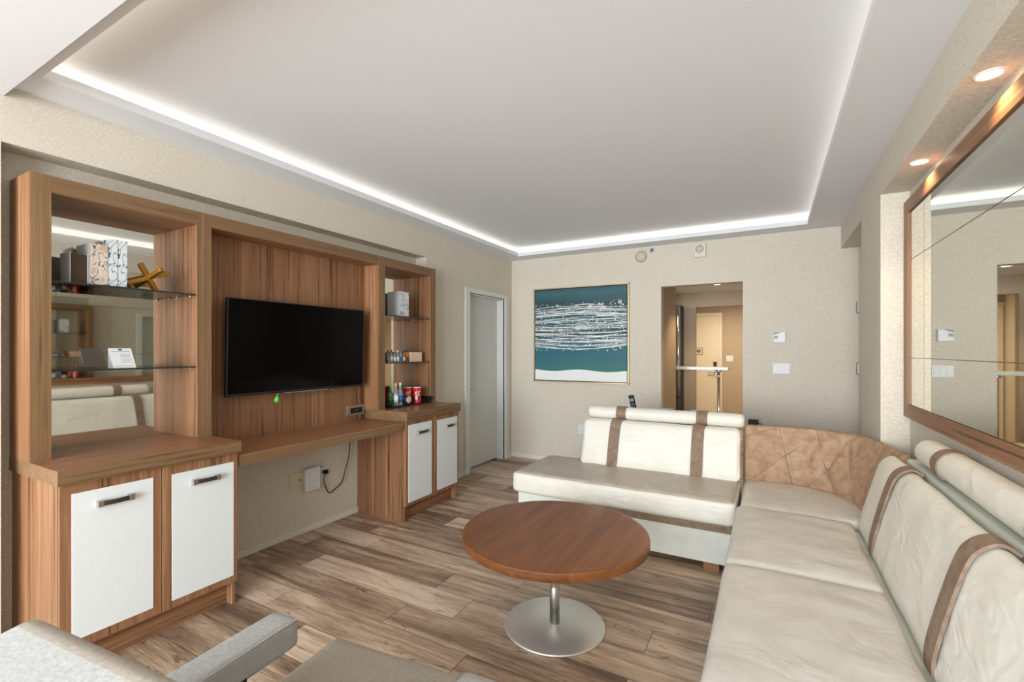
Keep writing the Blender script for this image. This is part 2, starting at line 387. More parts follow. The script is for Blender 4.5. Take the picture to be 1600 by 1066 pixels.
def solo(name, mb, label, cat, loc=None, group=None, **k):
    """a thing that is one mesh, its origin put at loc"""
    if loc is not None:
        bmesh.ops.translate(mb.bm, verts=mb.bm.verts[:], vec=-Vector(loc))
    o = mb.build(name, **k)
    if loc is not None: o.location = loc
    return tag(o, label, cat, group)
def text_mesh(body, size, m, parent, name, mx, label=None):
    cu = bpy.data.curves.new('t', 'FONT'); cu.body = body; cu.size = size; cu.align_x = 'CENTER'; cu.align_y = 'CENTER'; cu.extrude = .0002
    to = bpy.data.objects.new('t', cu); C.objects.link(to)
    dg = bpy.context.evaluated_depsgraph_get(); me = bpy.data.meshes.new_from_object(to.evaluated_get(dg))
    bpy.data.objects.remove(to); bpy.data.curves.remove(cu)
    me.transform(WM[parent].inverted() @ mx); me.materials.clear(); me.materials.append(M[m]); me.name = name
    o = bpy.data.objects.new(name, me); C.objects.link(o); o.parent = parent; WM[o] = WM[parent]
    if label: o['label'] = label
    return o

# ------------------------------------------------------------------ the room
D = 5.307; XS = 3.538; XR = 3.677; NI = -.132; BK = NI + .003; H = 2.55; YF = -3.2
Y2 = 3.548; DN = 4.213; XJ = 3.67
HALLX0, HALLX1, HALLZ = 1.898, 2.711, 2.091
struct('floor', MB().box(-.5, 4.3, YF - .1, 10.6, -.1, 0, 'floor'))
# left wall with the recess behind the wall unit
struct('wall_left_near', MB().box(-.25, 0, YF, .692, 0, 2.75, 'paper'))
struct('wall_left_header', MB().box(-.25, 0, .692, 3.576, 2.299, 2.75, 'paper'))
struct('wall_left_recess', MB().box(-.25, NI, .692, 3.576, 0, 2.299, 'paper'))
b = MB().box(-.25, 0, 3.576, 4.30, 0, 2.75, 'paper').box(-.25, 0, 4.30, 5.13, 2.05, 2.75, 'paper').box(-.25, 0, 5.13, D + .2, 0, 2.75, 'paper')
b.box(-.25, -.2, 4.30, 5.13, 0, 2.05, 'paper')
struct('wall_left', b)
b = MB()
b.box(0, HALLX0, D, D + .12, 0, 2.75, 'paper').box(HALLX0, HALLX1, D, D + .12, HALLZ, 2.75, 'paper').box(HALLX1, 4.0, D, D + .12, 0, 2.75, 'paper')
struct('wall_back', b)
b = MB()
b.box(XS, 4.0, DN, D, 2.338, 2.75, 'paper').box(XJ + .05, 4.0, DN, D, 0, 2.338, 'paper').box(XS, 4.0, Y2, DN, 0, 2.75, 'paper')
b.box(XR, 4.0, YF, Y2, 0, 2.326, 'paper').box(XS, 4.0, YF, Y2, 2.326, 2.75, 'paper')
struct('wall_right', b)
b = MB()                                                   # window wall behind the camera
b.box(-.25, 4.0, YF - .12, YF, 2.45, 2.75, 'paper').box(-.25, .2, YF - .12, YF, 0, 2.45, 'paper').box(3.5, 4.0, YF - .12, YF, 0, 2.45, 'paper').box(.2, 3.5, YF - .12, YF, 0, .25, 'paper')
struct('wall_front', b)
wf = MB()
for x in (.2, 1.28, 2.36, 3.44): wf.box(x, x + .06, YF - .1, YF - .04, .25, 2.45, 'white')
wf.box(.2, 3.5, YF - .1, YF - .04, .25, .31, 'white').box(.2, 3.5, YF - .1, YF - .04, 2.39, 2.45, 'white')
wo = struct('window_1', wf)
g = MB().box(.2, 3.5, YF - .075, YF - .068, .25, 2.45, 'clearglass').build('window_glass', wo)
# ceiling: raised field, lower perimeter soffit with an upturned lip, beam over the window
struct('ceiling', MB().box(-.25, 4.0, YF, D + .12, 2.665, 2.76, 'ceil'))
b = MB()
for x0, x1, y0, y1 in ((0, CX0, CY0, D), (CX1, XS, CY0, D), (CX0, CX1, CY1, D), (0, XS, .70, CY0)): b.box(x0, x1, y0, y1, H, H + .012, 'ceil')
t = .012; LZ = 2.594
HL = H + .012; CT = 2.665
b.box(CX0 - t, CX0, CY0 - t, CY1 + t, HL, LZ, 'ceil').box(CX1, CX1 + t, CY0 - t, CY1 + t, HL, LZ, 'ceil').box(CX0, CX1, CY1, CY1 + t, HL, LZ, 'ceil').box(CX0, CX1, CY0 - t, CY0, HL, LZ, 'ceil')
# backs of the cove
H2 = H + .012
b.box(CX0 - .18, CX0 - .17, CY0 - .05, CY1 + .18, H2, CT, 'ceil').box(CX1 + .17, CX1 + .18, CY0 - .05, CY1 + .18, H2, CT, 'ceil').box(CX0 - .17, CX1 + .17, CY1 + .17, CY1 + .18, H2, CT, 'ceil')
struct('trim_1', b)
struct('trim_2', MB().box(0, XS, YF, .70, 2.502, 2.665, 'ceil'))
def bb(name, x0, x1, y0, y1, h=.05):
    return struct(name, MB().box(x0, x1, y0, y1, 0, h, 'trimcream', .004))
bb('baseboard_left', NI, NI + .012, 1.44, 2.83); bb('baseboard_left_far', 0, .012, 3.576, 4.234, .055)
bb('baseboard_left_corner', 0, .012, 5.196, D, .055)
bb('baseboard_back', 0, HALLX0, D - .012, D, .055); bb('baseboard_right', HALLX1, XS, D - .012, D, .055)
# door in the left wall
b = MB(); z = 2.087
b.box(-.02, .016, 4.234, 4.321, 0, z, 'white', .003).box(-.02, .016, 5.113, 5.196, 0, z, 'white', .003).box(-.02, .0155, 4.320, 5.114, 2.034, z - .001, 'white', .003)
b.box(-.2, 0, 4.30, 4.321, 0, 2.04, 'white').box(-.2, 0, 5.113, 5.13, 0, 2.04, 'white').box(-.2, 0, 4.30, 5.13, 2.034, 2.05, 'white')
b.box(-.1, -.04, 5.098, 5.113, 0, 2.034, 'white').box(-.1, -.04, 4.321, 5.113, 2.018, 2.034, 'white')
d1 = struct('door_1', b)
MB().box(-.14, -.098, 4.325, 5.109, .012, 2.03, 'doorp', .002).build('door_leaf', d1)
hb = MB(); hb.lathe([(.0, 0), (.026, 0), (.026, .008), (.0, .009)], 'nickel', (-.098, 4.395, .935), 20, 'X'); hb.tube([(-.09, 4.395, .935), (-.045, 4.395, .935)], .008, 'nickel'); hb.tube([(-.05, 4.388, .935), (-.045, 4.50, .935)], .008, 'nickel')
hb.build('door_handle', d1)
# door of the right wall, closed in its deep opening and hinged at the back corner
d2 = struct('door_2', MB().box(XJ, XJ + .045, DN + .015, D - .012, .01, 2.33, 'paper', .002))
for z in (1.78, 1.215, .35):
    h = MB().box(XJ - .014, XJ, D - .06, D - .004, z - .05, z + .05, 'nickel', .002); h.tube([(XJ - .01, D - .012, z - .055), (XJ - .01, D - .012, z + .055)], .009, 'nickel'); h.build('hinge', d2)
# hall beyond the opening
b = MB(); b.box(1.80, HALLX0, D + .12, 6.238, 0, 2.4, 'paper_dim'); struct('wall_hall_left', b)
struct('wall_hall_right', MB().box(3.3, 3.4, D + .12, 10.0, 0, 2.5, 'paper'))
b = MB(); b.box(1.0, 2.052, 6.88, 6.98, 0, 2.4, 'paper_dim').box(2.052, 3.3, 6.88, 6.98, 1.985, 2.4, 'paper_dim'); struct('wall_hall_back', b)
struct('wall_kitchen', MB().box(.9, 1.0, D + .12, 6.98, 0, 2.4, 'paper'))
struct('ceiling_hall', MB().box(.9, 3.4, D + .12, 6.98, 2.182, 2.3, 'ceil').box(1.2, 3.4, 6.98, 10.0, 2.25, 2.35, 'ceil'))
struct('wall_entry', MB().box(1.2, 3.4, 9.9, 10.0, 0, 2.4, 'paper_dim').box(1.15, 1.2, 6.98, 10, 0, 2.4, 'paper'))
b = MB(); b.box(2.088, 2.15, 9.85, 9.9, 0, 2.12, 'doorback').box(1.21, 2.0875, 9.85, 9.9, 2.06, 2.12, 'doorback'); d3 = struct('door_3', b)
MB().box(1.22, 2.086, 9.862, 9.9, .01, 2.058, 'doorback', .002).build('door_leaf', d3)
hb = MB().box(1.995, 2.055, 9.835, 9.862, 1.06, 1.16, 'black', .004); hb.build('door_lock', d3)
hb = MB(); hb.tube([(2.03, 9.862, .955), (2.03, 9.81, .955), (1.90, 9.81, .95)], .011, 'nickel'); hb.box(2.0, 2.06, 9.85, 9.862, .86, 1.0, 'nickel', .003); hb.build('door_handle', d3)
MB().box(2.10, 2.13, 9.835, 9.85, 1.22, 1.33, 'plastic', .003).build('door_latch', d3)
ev = MB().box(1.62, 1.80, 9.853, 9.862, 1.30, 1.44, 'grey'); ev.box(1.632, 1.788, 9.851, 9.853, 1.312, 1.428, 'doorback')
for k in range(5): ev.box(1.65 + .02 * k, 1.66 + .025 * k, 9.8495, 9.851, 1.33 + .01 * (k % 3), 1.41 - .012 * (k % 2), 'grey')
ev.box(1.65, 1.77, 9.8495, 9.851, 1.368, 1.374, 'grey')
solo('evacuation_plan', ev, 'small framed floor plan hung on the far entry door', 'sign', (1.71, 9.86, 1.37))
sw = MB().box(2.22, 2.34, 9.89, 9.9, 1.17, 1.285, 'plastic', .003)
for k in range(2): sw.box(2.235 + .05 * k, 2.275 + .05 * k, 9.884, 9.89, 1.195, 1.26, 'plastic', .002)
solo('light_switch', sw, 'small white switch plate beside the far entry door at the end of the hall', 'switch', (2.28, 9.9, 1.23))

# ------------------------------------------------------------------ lamps
def downlight(x, y, z, r, label, group, power, spot=True):
    t = thing('ceiling_downlight', label, 'light', (x, y, z), 0, group)
    MB().lathe([(r * .8, -.001), (r * .84, -.006), (r * 1.0, -.004), (r, .0), (r * .8, .0)], 'white', (x, y, z), 32).build('trim_ring', t)
    MB().lathe([(.0005, -.0035), (r * .8, -.002), (r * .8, .0), (.0005, 0)], 'lampglow', (x, y, z), 32).build('lens', t)
    l = bpy.data.lights.new('downlight_beam', 'SPOT'); l.energy = power; l.color = (1, .72, .42); l.spot_size = R(120); l.spot_blend = .6; l.shadow_soft_size = r * .7
    o = bpy.data.objects.new('downlight_beam', l); C.objects.link(o); o.parent = t; o.location = (0, 0, -.02)
    return t
downlight(3.605, 2.177, 2.326, .042, 'warm recessed downlight in the soffit over the mirror, the nearer of the two', None, 10)
downlight(3.605, 3.02, 2.326, .042, 'warm recessed downlight in the soffit over the far end of the mirror', None, 11)
downlight(2.40, 6.10, 2.182, .05, 'warm recessed downlight in the low ceiling of the hall beyond the opening', None, 36)
area('entry_light', (2.3, 8.6, 2.24), (0, 0, 0), .5, .5, 36, (1, .82, .58))
area('kitchen_light', (1.4, 6.3, 2.17), (0, 0, 0), .3, .3, 6, (1, .85, .65))

# ------------------------------------------------------------------ wall unit
XF = .132                                            # front face of the hutches
ZT = 2.164; Y0 = .748; Y1 = 1.492; Y2b = 2.814; Y3 = 3.545
def cabinet(y0, y1, ztop, zbot, label, gap, doors, right):
    t = thing('base_cabinet', label, 'cabinet', (.2, (y0 + y1) / 2, 0))
    MB().box(BK, .395, y0 + .010, y1 - .006, .129, zbot, 'woodZ').box(NI, .39, y0 + .010, y0 + .03, 0, .129, 'woodZ').box(NI, .39, y1 - .026, y1 - .006, 0, .129, 'woodZ').build('body', t, bev=.001)
    MB().box(.32, .34, y0 + .03, y1 - .026, 0, .129, 'woodY').build('kickboard', t)
    for k, (a, c, pa, pc, pz0, pz1, hy0, hy1) in enumerate(doors):
        dr = MB().box(.396, .413, a, c, .13, zbot - .002, 'woodZ').build('door', t, bev=.001)
        MB().box(.412, .4155, pa, pc, pz0, pz1, 'panelw', .001).build('door_panel', dr, label='white textured panel')
        hb = MB(); zc = (.72 if not right else .706); L = hy1 - hy0
        for yy in (hy0, hy1 - .022): hb.box(.4155, .438, yy, yy + .022, zc - .014, zc + .014, 'nickel', .002)
        pts = [(.434 + .006 * math.sin(math.pi * q / 8), hy0 + .018 + (L - .036) * q / 8, zc) for q in range(9)]
        hb.loft([[Vector(p) + Vector((dx, 0, dz)) for dx, dz in ((-.003, -.010), (.003, -.010), (.003, .010), (-.003, .010))] for p in pts], 'dark', smooth=False)
        hb.build('handle', dr, label='dark leather grip with nickel ends')
    MB().box(BK, .433, y0, y1 + .002, zbot, ztop, 'edgeY').box(BK + .001, .4325, y0 + .0006, y1 + .0014, ztop - .0005, ztop + .0006, 'top').build('countertop', t, bev=0)
    return t
# kick recess: body front board is narrower below
def kick_fix(): pass
cabinet(Y0, Y1, .889, .827, 'walnut base cabinet with two wide white doors, nearest the camera', 1.125,
        [(.760, 1.123, .797, 1.089, .17, .783, .876, 1.009), (1.127, 1.486, 1.167, 1.463, .165, .779, 1.252, 1.385)], False)
cabinet(Y2b, Y3, .889, .817, 'walnut base cabinet with two narrow white doors beside the white room door', 3.18,
        [(2.826, 3.18, 2.852, 3.147, .155, .780, 2.941, 3.087), (3.184, 3.539, 3.222, 3.518, .16, .773, 3.326, 3.455)], True)
# floating desk between the cabinets
t = thing('floating_desk', 'long walnut desk shelf fixed between the two base cabinets under the television', 'desk', (.2, (Y1 + Y2b) / 2, .745))
MB().box(BK, .405, Y1 + .003, Y2b - .003, .745, .808, 'edgeY').box(BK + .001, .4045, Y1 + .004, Y2b - .004, .8075, .8086, 'top').build('desktop', t)
# hutches
def frame(y0, y1, ya, yb, name, label, back_x, mirror, shelves, items=None):
    """outer y0..y1, opening ya..yb"""
    t = thing(name, label, 'shelving' if mirror else 'panel', (0, (y0 + y1) / 2, .889))
    zb = .889 if mirror else .808; rb = 2.09
    if y0 < ya: MB().box(back_x, XF, y0, ya, zb, ZT, 'edgeZ').box(back_x, XF - .002, y0 - .0008, ya + .0008, zb, ZT - .001, 'woodZ').build('side_panel', t)
    if yb < y1: MB().box(back_x, XF, yb, y1, zb, ZT, 'edgeZ').box(back_x, XF - .002, yb - .0008, y1 + .0008, zb, ZT - .001, 'woodZ').build('side_panel', t)
    MB().box(back_x, XF - .0005, ya, yb, rb, ZT, 'edgeY').box(back_x, XF - .003, ya, yb, rb - .001, rb + .01, 'woodY').build('top_rail', t)
    if mirror:
        MB().box(BK, back_x + .002, ya - .002, yb + .002, zb, rb + .02, 'mirror').build('mirror_back', t, label='tinted mirror backing')
        for z in shelves:
            s = MB().box(back_x + .004, XF - .012, ya + .002, yb - .002, z - .008, z, 'glass').box(XF - .0122, XF - .0112, ya + .002, yb - .002, z - .008, z, 'greenedge').build('shelf', t, label='smoked glass shelf')
            for y in (ya + .006, yb - .006):
                for x in (-.07, .07):
                    MB().lathe([(.0, 0), (.006, 0), (.006, .007), (.0, .007)], 'chrome', (x, y, z - .015), 12).build('shelf_pin', s)
    else:
        MB().box(BK, -.029, ya, yb, zb, rb + .02, 'woodZ').build('back_panel', t)
    return t
frame(Y0, 1.499, .817, 1.424, 'display_hutch', 'wide open walnut display hutch with mirror back and two glass shelves, left of the television', -.117, True, (1.698, 1.292))
frame(1.5, 2.806, 1.5, 2.806, 'television_niche', 'tall recessed walnut veneer panel behind the television', -.11, False, ())
frame(2.807, Y3 + .01, 2.883, 3.482, 'display_hutch', 'narrow open walnut display hutch with mirror back, right of the television', -.106, True, (1.684, 1.277))

# television
t = thing('television', 'large black flat television mounted on the walnut panel', 'television', (.03, 2.163, 1.4))
mx = Matrix.Translation((.07, 2.163, 1.40)) @ Matrix.Rotation(R(1.5), 4, 'Y')
MB().box(-.028, .0, -.5425, .5425, -.306, .306, 'black', .006, mx=mx).build('housing', t)
MB().box(.0, .0015, -.535, .535, -.290, .299, 'screen', mx=mx).build('screen', t, label='black glossy screen')
MB().box(-.02, .002, -.15, .20, -.311, -.305, 'nickel', .002, mx=mx).build('lower_trim', t)
MB().box(-.098, -.028, -.15, .15, -.15, .15, 'blackmetal', mx=mx).build('wall_bracket', t)
TG = 1.963
tb = MB(); tb.tube([(.05, TG + .006, 1.105), (.052, TG + .003, 1.085), (.05, TG, 1.072)], .0025, 'green', 8)
tb.lathe([(.002, -.003), (.017, -.003), (.0185, 0), (.017, .003), (.002, .003)], 'green', (.05, TG - .002, 1.047), 20, 'X')
tb.tube([(.05, TG, 1.075), (.05, TG - .001, 1.06), (.05, TG - .002, 1.04)], [.005, .012, .014], 'green', 10)
solo('hanging_tag', tb, 'lime green plastic tag hanging under the television', 'tag', (.05, 1.963, 1.10))
cb = MB().tube([(.04, 2.40, 1.10), (.05, 2.415, 1.083), (.05, 2.435, 1.078), (.05, 2.455, 1.083), (.04, 2.47, 1.10)], .003, 'nickel', 8)
solo('cable_loop', cb, 'thin pale cable loop peeping out under the right part of the television', 'cable', (.05, 2.435, 1.09))
# media plate on the panel
t = thing('media_plate', 'bronze-framed black socket plate on the walnut panel above the desk', 'socket', (-.029, 2.71, .89))
MB().box(-.029, -.022, 2.617, 2.799, .848, .932, 'nickel', .002).build('frame', t)
MB().box(-.0225, -.019, 2.652, 2.778, .868, .912, 'black', .002).build('socket', t)
MB().box(-.0192, -.0186, 2.708, 2.722, .886, .89, 'plastic').box(-.0192, -.0186, 2.712, 2.718, .892, .897, 'bluegrey').build('icon', t)

# under the desk
XW = NI
solo('blank_plate', MB().box(XW, XW + .006, 2.176, 2.30, .354, .47, 'ivory', .002).lathe([(.0, 0), (.006, 0), (.006, .003), (0, .003)], 'black', (XW + .006, 2.262, .412), 12, 'X'), 'ivory cable plate on the wall under the desk', 'plate', (XW, 2.24, .41))
t = thing('wifi_box', 'white rounded network box on the wall under the desk', 'router', (XW, 2.355, .40))
MB().box(XW + .001, XW + .05, 2.285, 2.418, .315, .49, 'plastic', .012, 4).build('housing', t)
MB().box(XW + .05, XW + .0505, 2.345, 2.365, .333, .338, 'grey').build('marking', t)
t = thing('wall_outlet', 'white double outlet under the desk with a black plug in it', 'outlet', (XW, 2.47, .40))
MB().box(XW, XW + .006, 2.43, 2.513, .34, .462, 'plastic', .002).build('cover_plate', t)
for z in (.375, .427): MB().box(XW + .006, XW + .008, 2.457, 2.49, z - .018, z + .018, 'plastic', .001).build('receptacle', t)
t = thing('power_cable', 'black power cable hanging in a loop under the desk', 'cable', (XW + .03, 2.5, .4))
MB().box(XW + .007, XW + .03, 2.462, 2.505, .41, .44, 'black', .006).tube([(XW + .03, 2.485, .425), (XW + .045, 2.48, .42)], .009, 'black').build('plug', t)
def smooth_path(p, n=8):
    out = []
    for i in range(len(p) - 1):
        p0, p1, p2, p3 = (Vector(p[max(i - 1, 0)]), Vector(p[i]), Vector(p[i + 1]), Vector(p[min(i + 2, len(p) - 1)]))
        for k in range(n):
            u = k / n; out.append(.5 * ((2 * p1) + (p2 - p0) * u + (2 * p0 - 5 * p1 + 4 * p2 - p3) * u * u + (3 * p1 - p0 - 3 * p2 + p3) * u ** 3))
    return out + [Vector(p[-1])]
xx = XW + .03
MB().tube(smooth_path([(xx + .015, 2.478, .42), (xx + .01, 2.462, .40), (xx, 2.46, .36), (xx, 2.49, .28), (xx, 2.52, .252), (xx, 2.57, .272), (xx, 2.635, .31), (xx, 2.67, .40), (xx, 2.705, .50), (xx, 2.72, .62), (xx, 2.73, .74)]), .0042, 'black', 10).build('cord', t)

# ------------------------------------------------------------------ books and ornaments, left hutch
SH1, SH2 = 1.698, 1.292
def book(y0, y1, x0, x1, z, h, cover, spn, pages, label, group=None, spine_front=True):
    t = thing('book', label, 'book', ((x0 + x1) / 2, (y0 + y1) / 2, z), 0, group)
    c = MB(); c.box(x0, x1, y0, y0 + .003, z, z + h, cover).box(x0, x1, y1 - .003, y1, z, z + h, cover)
    c.build('cover', t)
    xs = (x1 - .003, x1 + .001) if spine_front else (x0 - .001, x0 + .003)
    MB().box(xs[0], xs[1], y0, y1, z, z + h, spn, .001).build('spine', t)
    MB().box(x0 + .004, x1 - .004, y0 + .003, y1 - .003, z + .004, z + h - .005, pages).build('pages', t)
    return t
b1 = thing('book', 'small white book with dark fore-edge, leftmost on the top shelf of the left hutch', 'book', (.0, .92, SH1))
MB().box(-.05, .06, .902, .905, SH1, SH1 + .150, 'bookwhite').box(-.05, .06, .968, .971, SH1, SH1 + .150, 'bookwhite').box(-.053, -.05, .902, .971, SH1, SH1 + .15, 'bookwhite').build('cover', b1)
MB().box(-.05, .052, .905, .968, SH1 + .003, SH1 + .145, 'bookdark').build('pages', b1, label='dark brown page edges')
book(.974, 1.045, -.09, .065, SH1, .205, 'bookwhite', 'spinewarm', 'bookwhite', 'white book with sepia branch print on its spine, top shelf of the left hutch')
book(1.047, 1.083, -.10, .07, SH1, .238, 'spineblue', 'spineblue', 'bookwhite', 'tall white book with blue branch spine, beside the sepia one')
book(1.085, 1.122, -.10, .07, SH1, .238, 'spineblue', 'spineblue', 'bookwhite', 'tall white book with blue branch spine, next to the golden jack ornament')
# gold jack: three crossed bars
t = thing('jack_ornament', 'golden crossed-bar jack ornament on the top glass shelf', 'ornament', (.0, 1.23, SH1))
c0 = Vector((.02, 1.235, SH1 + .074))
for a, bdir in (((0, 1, .42), 0), ((.25, -.62, .95), 0), ((.95, .25, .45), 0)):
    d = Vector(a).normalized(); q = d.to_track_quat('Z', 'Y').to_matrix().to_4x4(); L = .102 if a[2] != .95 else .09
    L = min(L, .068 / abs(d.z) if d.z else L)
    MB().box(-.0115, .0115, -.0115, .0115, -L, L, 'goldjack', .003, mx=Matrix.Translation(c0) @ q).build('bar', t)
# folded card
t = thing('tent_card', 'white printed tent card on the lower glass shelf of the left hutch', 'card', (.04, 1.1, SH2))
cdm = MB(); zt = SH2 + .10
cdm.loft([[Vector((.085, y, SH2)), Vector((.055, y - .012, zt)), Vector((.025, y, SH2)), Vector((.0265, y, SH2)), Vector((.055, y - .012, zt - .004)), Vector((.0835, y, SH2))] for y in (1.06, 1.155)], 'plastic', smooth=False)
cdm.build('card', t)
pr = MB()
def onc(u, v): # u along y, v up; on the front flap
    return Vector((.0857 - .03 * v, 1.06 + .095 * u - .012 * v, SH2 + .10 * v))
def bar(u0, u1, v, hgt, m): pr.quad([onc(u0, v), onc(u1, v), onc(u1, v + hgt), onc(u0, v + hgt)], m)
bar(.1, .9, .82, .022, 'bluegrey'); bar(.42, .58, .89, .07, 'blackmetal')
for k in range(7): bar(.42, .92 - .04 * (k % 3), .70 - .07 * k, .016, 'grey')
bar(.15, .85, .12, .012, 'grey')
pr.build('printing', t)

# ------------------------------------------------------------------ right hutch contents
RS1, RS2, RC = 1.684, 1.277, .889
book(3.13, 3.245, -.08, .07, RS1, .226, 'bookwhite', 'spineblue', 'bookwhite', 'thick pale book with raised tree print, top shelf of the right hutch')
def bottle(x, y, z, h, r, body, label_m, cap, label, group, lab=True):
    t = thing('mini_bottle' if h < .12 else 'bottle', label, 'bottle', (x, y, z), 0, group)
    MB().lathe([(r * .2, 0), (r * .92, 0), (r, h * .03), (r, h * .52), (r * .8, h * .62), (r * .42, h * .72), (r * .36, h * .88), (r * .36, h * .9)], body, (x, y, z), 16).build('glass', t)
    if lab: MB().lathe([(r * 1.01, h * .12), (r * 1.03, h * .12), (r * 1.03, h * .45), (r * 1.01, h * .45)], label_m, (x, y, z), 16).build('paper_label', t)
    MB().lathe([(.001, h * .86), (r * .46, h * .86), (r * .46, h), (.001, h)], cap, (x, y, z), 12).build('cap', t)
    return t
mini = [('bottleglass', 'grey', 'black', 'dark-capped'), ('bottleglass', 'ivory', 'blackmetal', 'cream-labelled'), ('bottleglass', 'plastic', 'nickel', 'silver-capped'), ('bottleglass', 'plastic', 'plastic', 'white-capped clear'), ('bottleglass', 'bottleblue', 'bottleblue', 'blue-labelled'), ('amber', 'ivory', 'blackmetal', 'amber cream-labelled'), ('amber', 'darkred', 'blackmetal', 'amber red-labelled')]
names = ['dark-capped clear miniature, leftmost of the row on the middle glass shelf', 'cream-labelled miniature bottle on the middle glass shelf', 'silver-capped clear miniature bottle on the middle glass shelf', 'white-capped clear miniature bottle left of the blue one', 'blue-labelled miniature bottle on the middle glass shelf', 'amber miniature bottle with cream label right of the blue one', 'amber miniature with red label touching the peach box']
for k, (bd, lb, cp, ad) in enumerate(mini):
    bottle(.08, 2.972 + .039 * k, RS2, .105 + .006 * math.sin(k * 2.1), .0155, bd, lb, cp, names[k], 'miniature bottles on the right hutch shelf')
t = thing('snack_box', 'small peach-coloured box on the middle glass shelf of the right hutch', 'box', (.06, 3.32, RS2))
MB().box(.02, .09, 3.243, 3.405, RS2, RS2 + .088, 'peach', .002).build('carton', t); MB().box(.0195, .0905, 3.2425, 3.4055, RS2 + .07, RS2 + .0885, 'peach', .001).build('lid', t)
# tray with drinks and snacks
t = thing('serving_tray', 'black raised-end tray on the right countertop holding bottles and snack cans', 'tray', (.08, 3.15, RC))
TY0, TY1 = 2.90, 3.475
tr = MB(); rings = []
for k in range(25):
    u = k / 24; y = TY0 + (TY1 - TY0) * u; e = abs(u - .5) * 2; lift = .045 * max(0, (e - .82) / .18) ** 1.3
    rings.append([Vector((-.06, y, RC + .001 + lift)), Vector((.17, y, RC + .001 + lift)), Vector((.17, y, RC + .012 + lift)), Vector((-.06, y, RC + .012 + lift))])
tr.loft(rings, 'black', smooth=False); tr.build('tray', t)
ZB = RC + .013
bottle(.03, 2.952, ZB, .20, .024, 'brownglass', 'darkred', 'blackmetal', 'dark bottle with red label, leftmost on the black tray', 'bottles on the tray')
bottle(.09, 2.99, ZB, .185, .021, 'greenglass', 'greenglass', 'green', 'green glass bottle on the black tray', 'bottles on the tray')
bottle(.10, 3.045, ZB, .195, .023, 'bottleglass', 'plastic', 'yellow', 'clear bottle with gold neck on the black tray', 'bottles on the tray')
bottle(.10, 3.10, ZB, .195, .023, 'bottleglass', 'bottleblue', 'plastic', 'clear bottle with pale neck and blue label on the black tray', 'bottles on the tray')
t = thing('snack_packet', 'round pale-labelled dark packet lying against the red cans on the tray', 'packet', (.13, 3.135, ZB))
MB().lathe([(.001, -.014), (.036, -.014), (.040, -.008), (.040, .008), (.036, .014), (.001, .014)], 'dark', (.13, 3.165, ZB + .041), 24, 'X').build('pouch', t)
MB().lathe([(.018, .0145), (.031, .0145), (.031, .016), (.018, .016)], 'ivory', (.13, 3.165, ZB + .041), 24, 'X').build('printed_ring', t)
def can(x, y, r, h, label):
    t = thing('chip_can', label, 'can', (x, y, ZB), 0, 'red snack cans on the tray')
    MB().lathe([(.001, 0), (r, 0), (r, .004), (r * .985, .006), (r * .985, h - .006), (r, h - .004), (r, h), (.001, h)], 'red', (x, y, ZB), 32).build('tube', t)
    MB().lathe([(.001, h), (r * 1.03, h), (r * 1.03, h + .006), (.001, h + .006)], 'plastic', (x, y, ZB), 32).build('lid', t)
    lm = MB()
    ang0 = math.atan2(0 - y, 2.9457 - x)
    def onr(u, v, off=.0006): a = ang0 + u; return Vector((x + (r + off) * math.cos(a), y + (r + off) * math.sin(a), ZB + v))
    def patch(u0, u1, v0, v1, m, off=.0006):
        n = 5
        for q in range(n):
            a, c = u0 + (u1 - u0) * q / n, u0 + (u1 - u0) * (q + 1) / n; lm.quad([onr(a, v0, off), onr(c, v0, off), onr(c, v1, off), onr(a, v1, off)], m)
    patch(-.45, .45, h * .56, h * .74, 'plastic'); patch(-.25, .3, h * .60, h * .70, 'blackmetal', .001); patch(-.5, .1, h * .2, h * .45, 'plastic'); patch(.3, .7, h * .22, h * .42, 'darkred'); patch(.45, .75, h * .72, h * .82, 'yellow')
    lm.build('printed_label', t)
    a = ang0; rot = Matrix(((-math.sin(a), 0, math.cos(a), x + (r + .002) * math.cos(a)), (math.cos(a), 0, math.sin(a), y + (r + .002) * math.sin(a)), (0, 1, 0, ZB + h * .50), (0, 0, 0, 1)))
    text_mesh('Pringles', .016, 'yellow', t, 'lettering', rot)
can(.035, 3.272, .037, .135, 'red crisp can on the tray, the left and rear of two'); can(.10, 3.325, .037, .135, 'red crisp can on the tray, the right and front of two')

# ------------------------------------------------------------------ big wall mirror
t = thing('wall_mirror', 'large walnut-framed mirror in panes on the right wall above the sofa', 'mirror', (XR, 2.2, 1.6))
MY1 = 3.535; MY0 = -.2; MZ0, MZ1 = .993, 2.253; FW = .075; FX = 3.645
fm = [MB().box(FX, XR, MY1 - .085, MY1, MZ0, MZ1, 'woodZ'), MB().box(FX, XR, MY0, MY0 + .1, MZ0, MZ1, 'woodZ'), MB().box(FX, XR, MY0 + .1, MY1 - .085, MZ1 - FW, MZ1, 'woodY'), MB().box(FX, XR, MY0 + .1, MY1 - .085, MZ0, MZ0 + FW, 'woodY')]
MY1 = min(MY1, Y2)
for q in fm: q.build('frame_side', t)
MB().box(XR - .014, XR - .0005, MY0 + .05, MY1 - .05, MZ0 + .04, MZ1 - .04, 'seam').build('backing', t)
ys = [MY1 - .085, 3.163, 2.02, .88, -.1]; zs = [MZ0 + FW, 1.339, 1.90, MZ1 - FW]
for a in range(4):
    for c in range(3):
        MB().box(XR - .022, XR - .0142, ys[a + 1] + .0022, ys[a] - .0022, zs[c] + .0022, zs[c + 1] - .0022, 'mirror2').build('mirror_pane', t)

